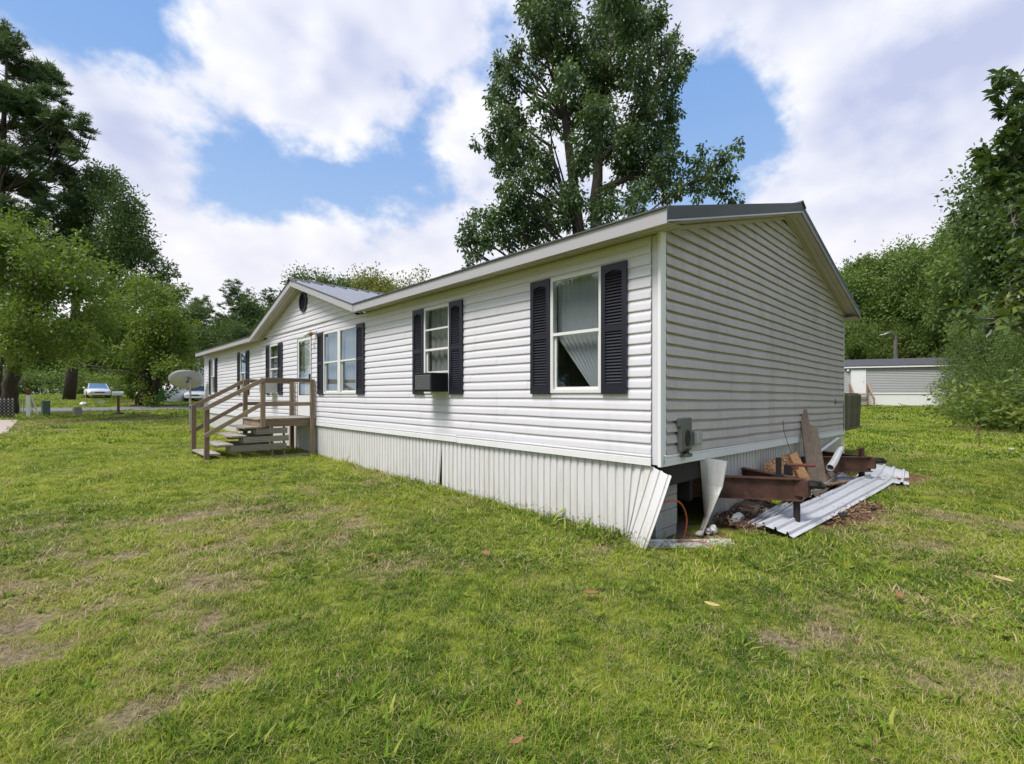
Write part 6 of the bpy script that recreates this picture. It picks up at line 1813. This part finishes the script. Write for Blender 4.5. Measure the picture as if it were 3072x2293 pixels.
# ================================================================== grass: one mass of tufts
m, t, b = material('grass_blade')
out = t.n['Material Output']
dry = t.attr('dry', 'INSTANCER'); hue = t.attr('hue', 'INSTANCER'); tint = t.attr('tint')
ht = t.attr('ht')
f = t.math('ADD', hue, t.math('MULTIPLY', t.math('SUBTRACT', tint, .5), .75))
gc = t.ramp(f, [(.0, (.075, .150, .020)), (.45, (.235, .330, .034)), (1.0, (.420, .445, .075))])
dc_ = t.mix(tint, (.32, .245, .12), (.56, .45, .26))
fd = t.sstep(t.math('ADD', dry, t.math('MULTIPLY', t.math('SUBTRACT', tint, .5), 1.1)), .35, .75)
c = t.mix(fd, gc, dc_)
t.l.new(c, b.inputs['Base Color']); b.inputs['Roughness'].default_value = .7; b.inputs['Specular IOR Level'].default_value = .12
tl = t.new('ShaderNodeBsdfTranslucent'); t.l.new(c, tl.inputs[0])
mx = t.new('ShaderNodeMixShader'); mx.inputs[0].default_value = .35; t.l.new(b.outputs[0], mx.inputs[1]); t.l.new(tl.outputs[0], mx.inputs[2]); t.l.new(mx.outputs[0], out.inputs[0])
tcol = bpy.data.collections.new('grass_tufts')
def tuft(name, n, rad, h, w, lean, seed):
    g = np.random.default_rng(seed); V = []; F_ = []; T = []
    for i in range(n):
        th = g.random() * 6.28; r_ = rad * math.sqrt(g.random()); x, y = r_ * math.cos(th), r_ * math.sin(th)
        hh = h * g.uniform(.45, 1.2); ww = w * g.uniform(.6, 1.2); la = g.random() * 6.28; ll = lean * hh * g.uniform(.2, 1.3)
        fx, fy = math.cos(la), math.sin(la); sx, sy = -fy * ww / 2, fx * ww / 2
        pts = [(x - sx, y - sy, -.01), (x + sx, y + sy, -.01), (x + fx * ll * .35 + sx * .85, y + fy * ll * .35 + sy * .85, hh * .6), (x + fx * ll * .35 - sx * .85, y + fy * ll * .35 - sy * .85, hh * .6),
               (x + fx * ll + sx * .15, y + fy * ll + sy * .15, hh), (x + fx * ll - sx * .15, y + fy * ll - sy * .15, hh)]
        k = len(V); V += pts; F_ += [k, k + 1, k + 2, k + 3, k + 3, k + 2, k + 4, k + 5]; T += [g.random()] * 6
    me = fast_mesh(name, V, F_, 4, 'grass_blade', {'tint': T})
    o = bpy.data.objects.new(name, me); tcol.objects.link(o); return o
# 0-3 near, 4-6 mid, 7-8 far, 9 flat straw
for i in range(4): tuft('tuft_%02d' % i, 20, .050, .029, .0042, 2.4 if i % 2 else 1.4, 300 + i)
for i in range(3): tuft('tuft_%02d' % (4 + i), 26, .10, .036, .0085, 1.9, 310 + i)
for i in range(2): tuft('tuft_%02d' % (7 + i), 30, .30, .05, .026, 1.5, 320 + i)
tuft('tuft_09', 14, .06, .020, .004, 4.0, 330)
tuft('tuft_11', 7, .012, .030, .021, 1.9, 332)
tuft('tuft_10', 8, .03, .045, .0105, 2.2, 331)
def points(rmin, rmax, dens, idx, sc, seed, straw=False):
    g = np.random.default_rng(seed)
    half = R(62)
    area = half * (rmax ** 2 - rmin ** 2); n = int(area * dens)
    rr = np.sqrt(g.uniform(rmin ** 2, rmax ** 2, n)); aa = YAW + g.uniform(-half, half, n)
    x = CX + rr * np.sin(aa); y = CY + rr * np.cos(aa)
    ba, di, dr = bare_dry(x, y)
    keep = (g.random(n) > np.clip(ba * 1.15, 0, .95)) if not straw else (g.random(n) < .25 + ba)
    keep &= g.random(n) > np.clip(di * 1.2, 0, 1)
    keep &= ~((x > .0) & (x < HW) & (y > .0) & (y < HL))
    keep &= ~((x > 1.0) & (x < 6.0) & (y > -.35) & (y < .1))
    yr = 37.6 - (x + 120) * .02
    keep &= ~((y > yr - .05) & (y < yr + 4.05))
    keep &= ~((x < np.interp(y, [8, 20, 29], [-7, -5.62, -5.77])) & (x > np.interp(y, [8, 29.5], [-7, -12])) & (y > 8) & (y < 29.2))
    keep &= ~((x > -2.0) & (x < -.1) & (y > 8.9) & (y < 10.05) & (g.random(n) < .7))
    x, y, ba, dr = x[keep], y[keep], ba[keep], dr[keep]; n = len(x)
    near = np.clip(1.4 - np.hypot(x - CX, y - CY) / 12, 0, 1)
    z = gz(x, y) + (fbm(x * 2.3, y * 2.3, 3) - .5) * .05 * near - .015 * ba * near
    lush = fbm(x * .9 + 71, y * .9 + 13, 4)
    tall = fbm(x * 3.1 + 7, y * 3.1 + 3, 3)
    ii = np.array(idx)[g.integers(0, len(idx), n)]
    s = sc * g.uniform(.7, 1.2, n) * (.62 + .75 * tall) * (1 - .35 * dr)
    # unmown fringe against the skirting
    fr = np.exp(-((x + .04) / .10) ** 2) * (x < .03) * (y > 0)
    s = s * (1 + 2.0 * fr * g.random(n) ** 2)
    dry = np.clip(dr + .35 * ba + g.normal(-.02, .20, n), 0, 1); clump = fbm(x * 5.3 + 31, y * 5.3 + 2, 3)
    hue = np.clip(.42 + (lush - .5) * 1.3 + (clump - .5) * 1.1 + g.normal(0, .16, n), 0, 1)
    # the mown lawn to the left is yellower green
    hue = np.clip(hue + .22 * np.exp(-((y - 13) / 8) ** 2) * (x < 1), 0, 1)
    rot = np.stack([g.normal(0, .12, n), g.normal(0, .12, n), g.uniform(0, 6.28, n)], -1)
    return np.stack([x, y, z], -1), rot, s, ii, dry, hue
parts_ = [points(.4, 4.2, 760, [0, 1, 2, 3], 1.0, 41), points(4.2, 8.0, 400, [0, 1, 2, 3, 4, 5], 1.0, 42), points(8, 16, 95, [4, 5, 6], 1.05, 43), points(16, 32, 24, [7, 8, 4, 5], 1.1, 44), points(32, 75, 5.0, [7, 8], 1.5, 45), points(.4, 7.0, 260, [9], 1.1, 46, True), points(.4, 9.0, 7, [10], 1.25, 47), points(.4, 8.0, 9, [11], 1.1, 48)]
PP = np.concatenate([p[0] for p in parts_]); RO = np.concatenate([p[1] for p in parts_]); S = np.concatenate([p[2] for p in parts_]); II = np.concatenate([p[3] for p in parts_]); DR = np.concatenate([p[4] for p in parts_]); HU = np.concatenate([p[5] for p in parts_])
DR[II == 9] = 1.0; DR[II == 10] = 0.0; HU[II == 10] = .5; DR[II == 11] = 0.0; HU[II == 11] = .25
me = bpy.data.meshes.new('lawn_grass'); me.vertices.add(len(PP)); me.vertices.foreach_set('co', PP.astype(np.float32).ravel())
def addattr(nm, typ, arr, key='value'):
    a = me.attributes.new(nm, typ, 'POINT'); a.data.foreach_set(key, np.ascontiguousarray(arr).ravel())
addattr('rot', 'FLOAT_VECTOR', RO.astype(np.float32), 'vector'); addattr('scl', 'FLOAT', S.astype(np.float32)); addattr('idx', 'INT', II.astype(np.int32)); addattr('dry', 'FLOAT', DR.astype(np.float32)); addattr('hue', 'FLOAT', HU.astype(np.float32))
me.update()
lawn = bpy.data.objects.new('lawn_grass', me); link(lawn); tag(lawn, 'mown green lawn with dry patches around the home', 'grass', None, 'stuff')
ng = bpy.data.node_groups.new('grass_scatter', 'GeometryNodeTree')
ng.interface.new_socket('Geometry', in_out='INPUT', socket_type='NodeSocketGeometry'); ng.interface.new_socket('Geometry', in_out='OUTPUT', socket_type='NodeSocketGeometry')
gi = ng.nodes.new('NodeGroupInput'); go = ng.nodes.new('NodeGroupOutput')
ci = ng.nodes.new('GeometryNodeCollectionInfo'); ci.inputs[0].default_value = tcol; ci.inputs['Separate Children'].default_value = True; ci.inputs['Reset Children'].default_value = True
iop = ng.nodes.new('GeometryNodeInstanceOnPoints'); iop.inputs['Pick Instance'].default_value = True
def na(nm, typ):
    n_ = ng.nodes.new('GeometryNodeInputNamedAttribute'); n_.data_type = typ; n_.inputs[0].default_value = nm; return n_.outputs[0]
ng.links.new(gi.outputs[0], iop.inputs['Points']); ng.links.new(ci.outputs[0], iop.inputs['Instance'])
ng.links.new(na('idx', 'INT'), iop.inputs['Instance Index']); ng.links.new(na('rot', 'FLOAT_VECTOR'), iop.inputs['Rotation']); ng.links.new(na('scl', 'FLOAT'), iop.inputs['Scale'])
ng.links.new(iop.outputs[0], go.inputs[0])
md = lawn.modifiers.new('scatter', 'NODES'); md.node_group = ng
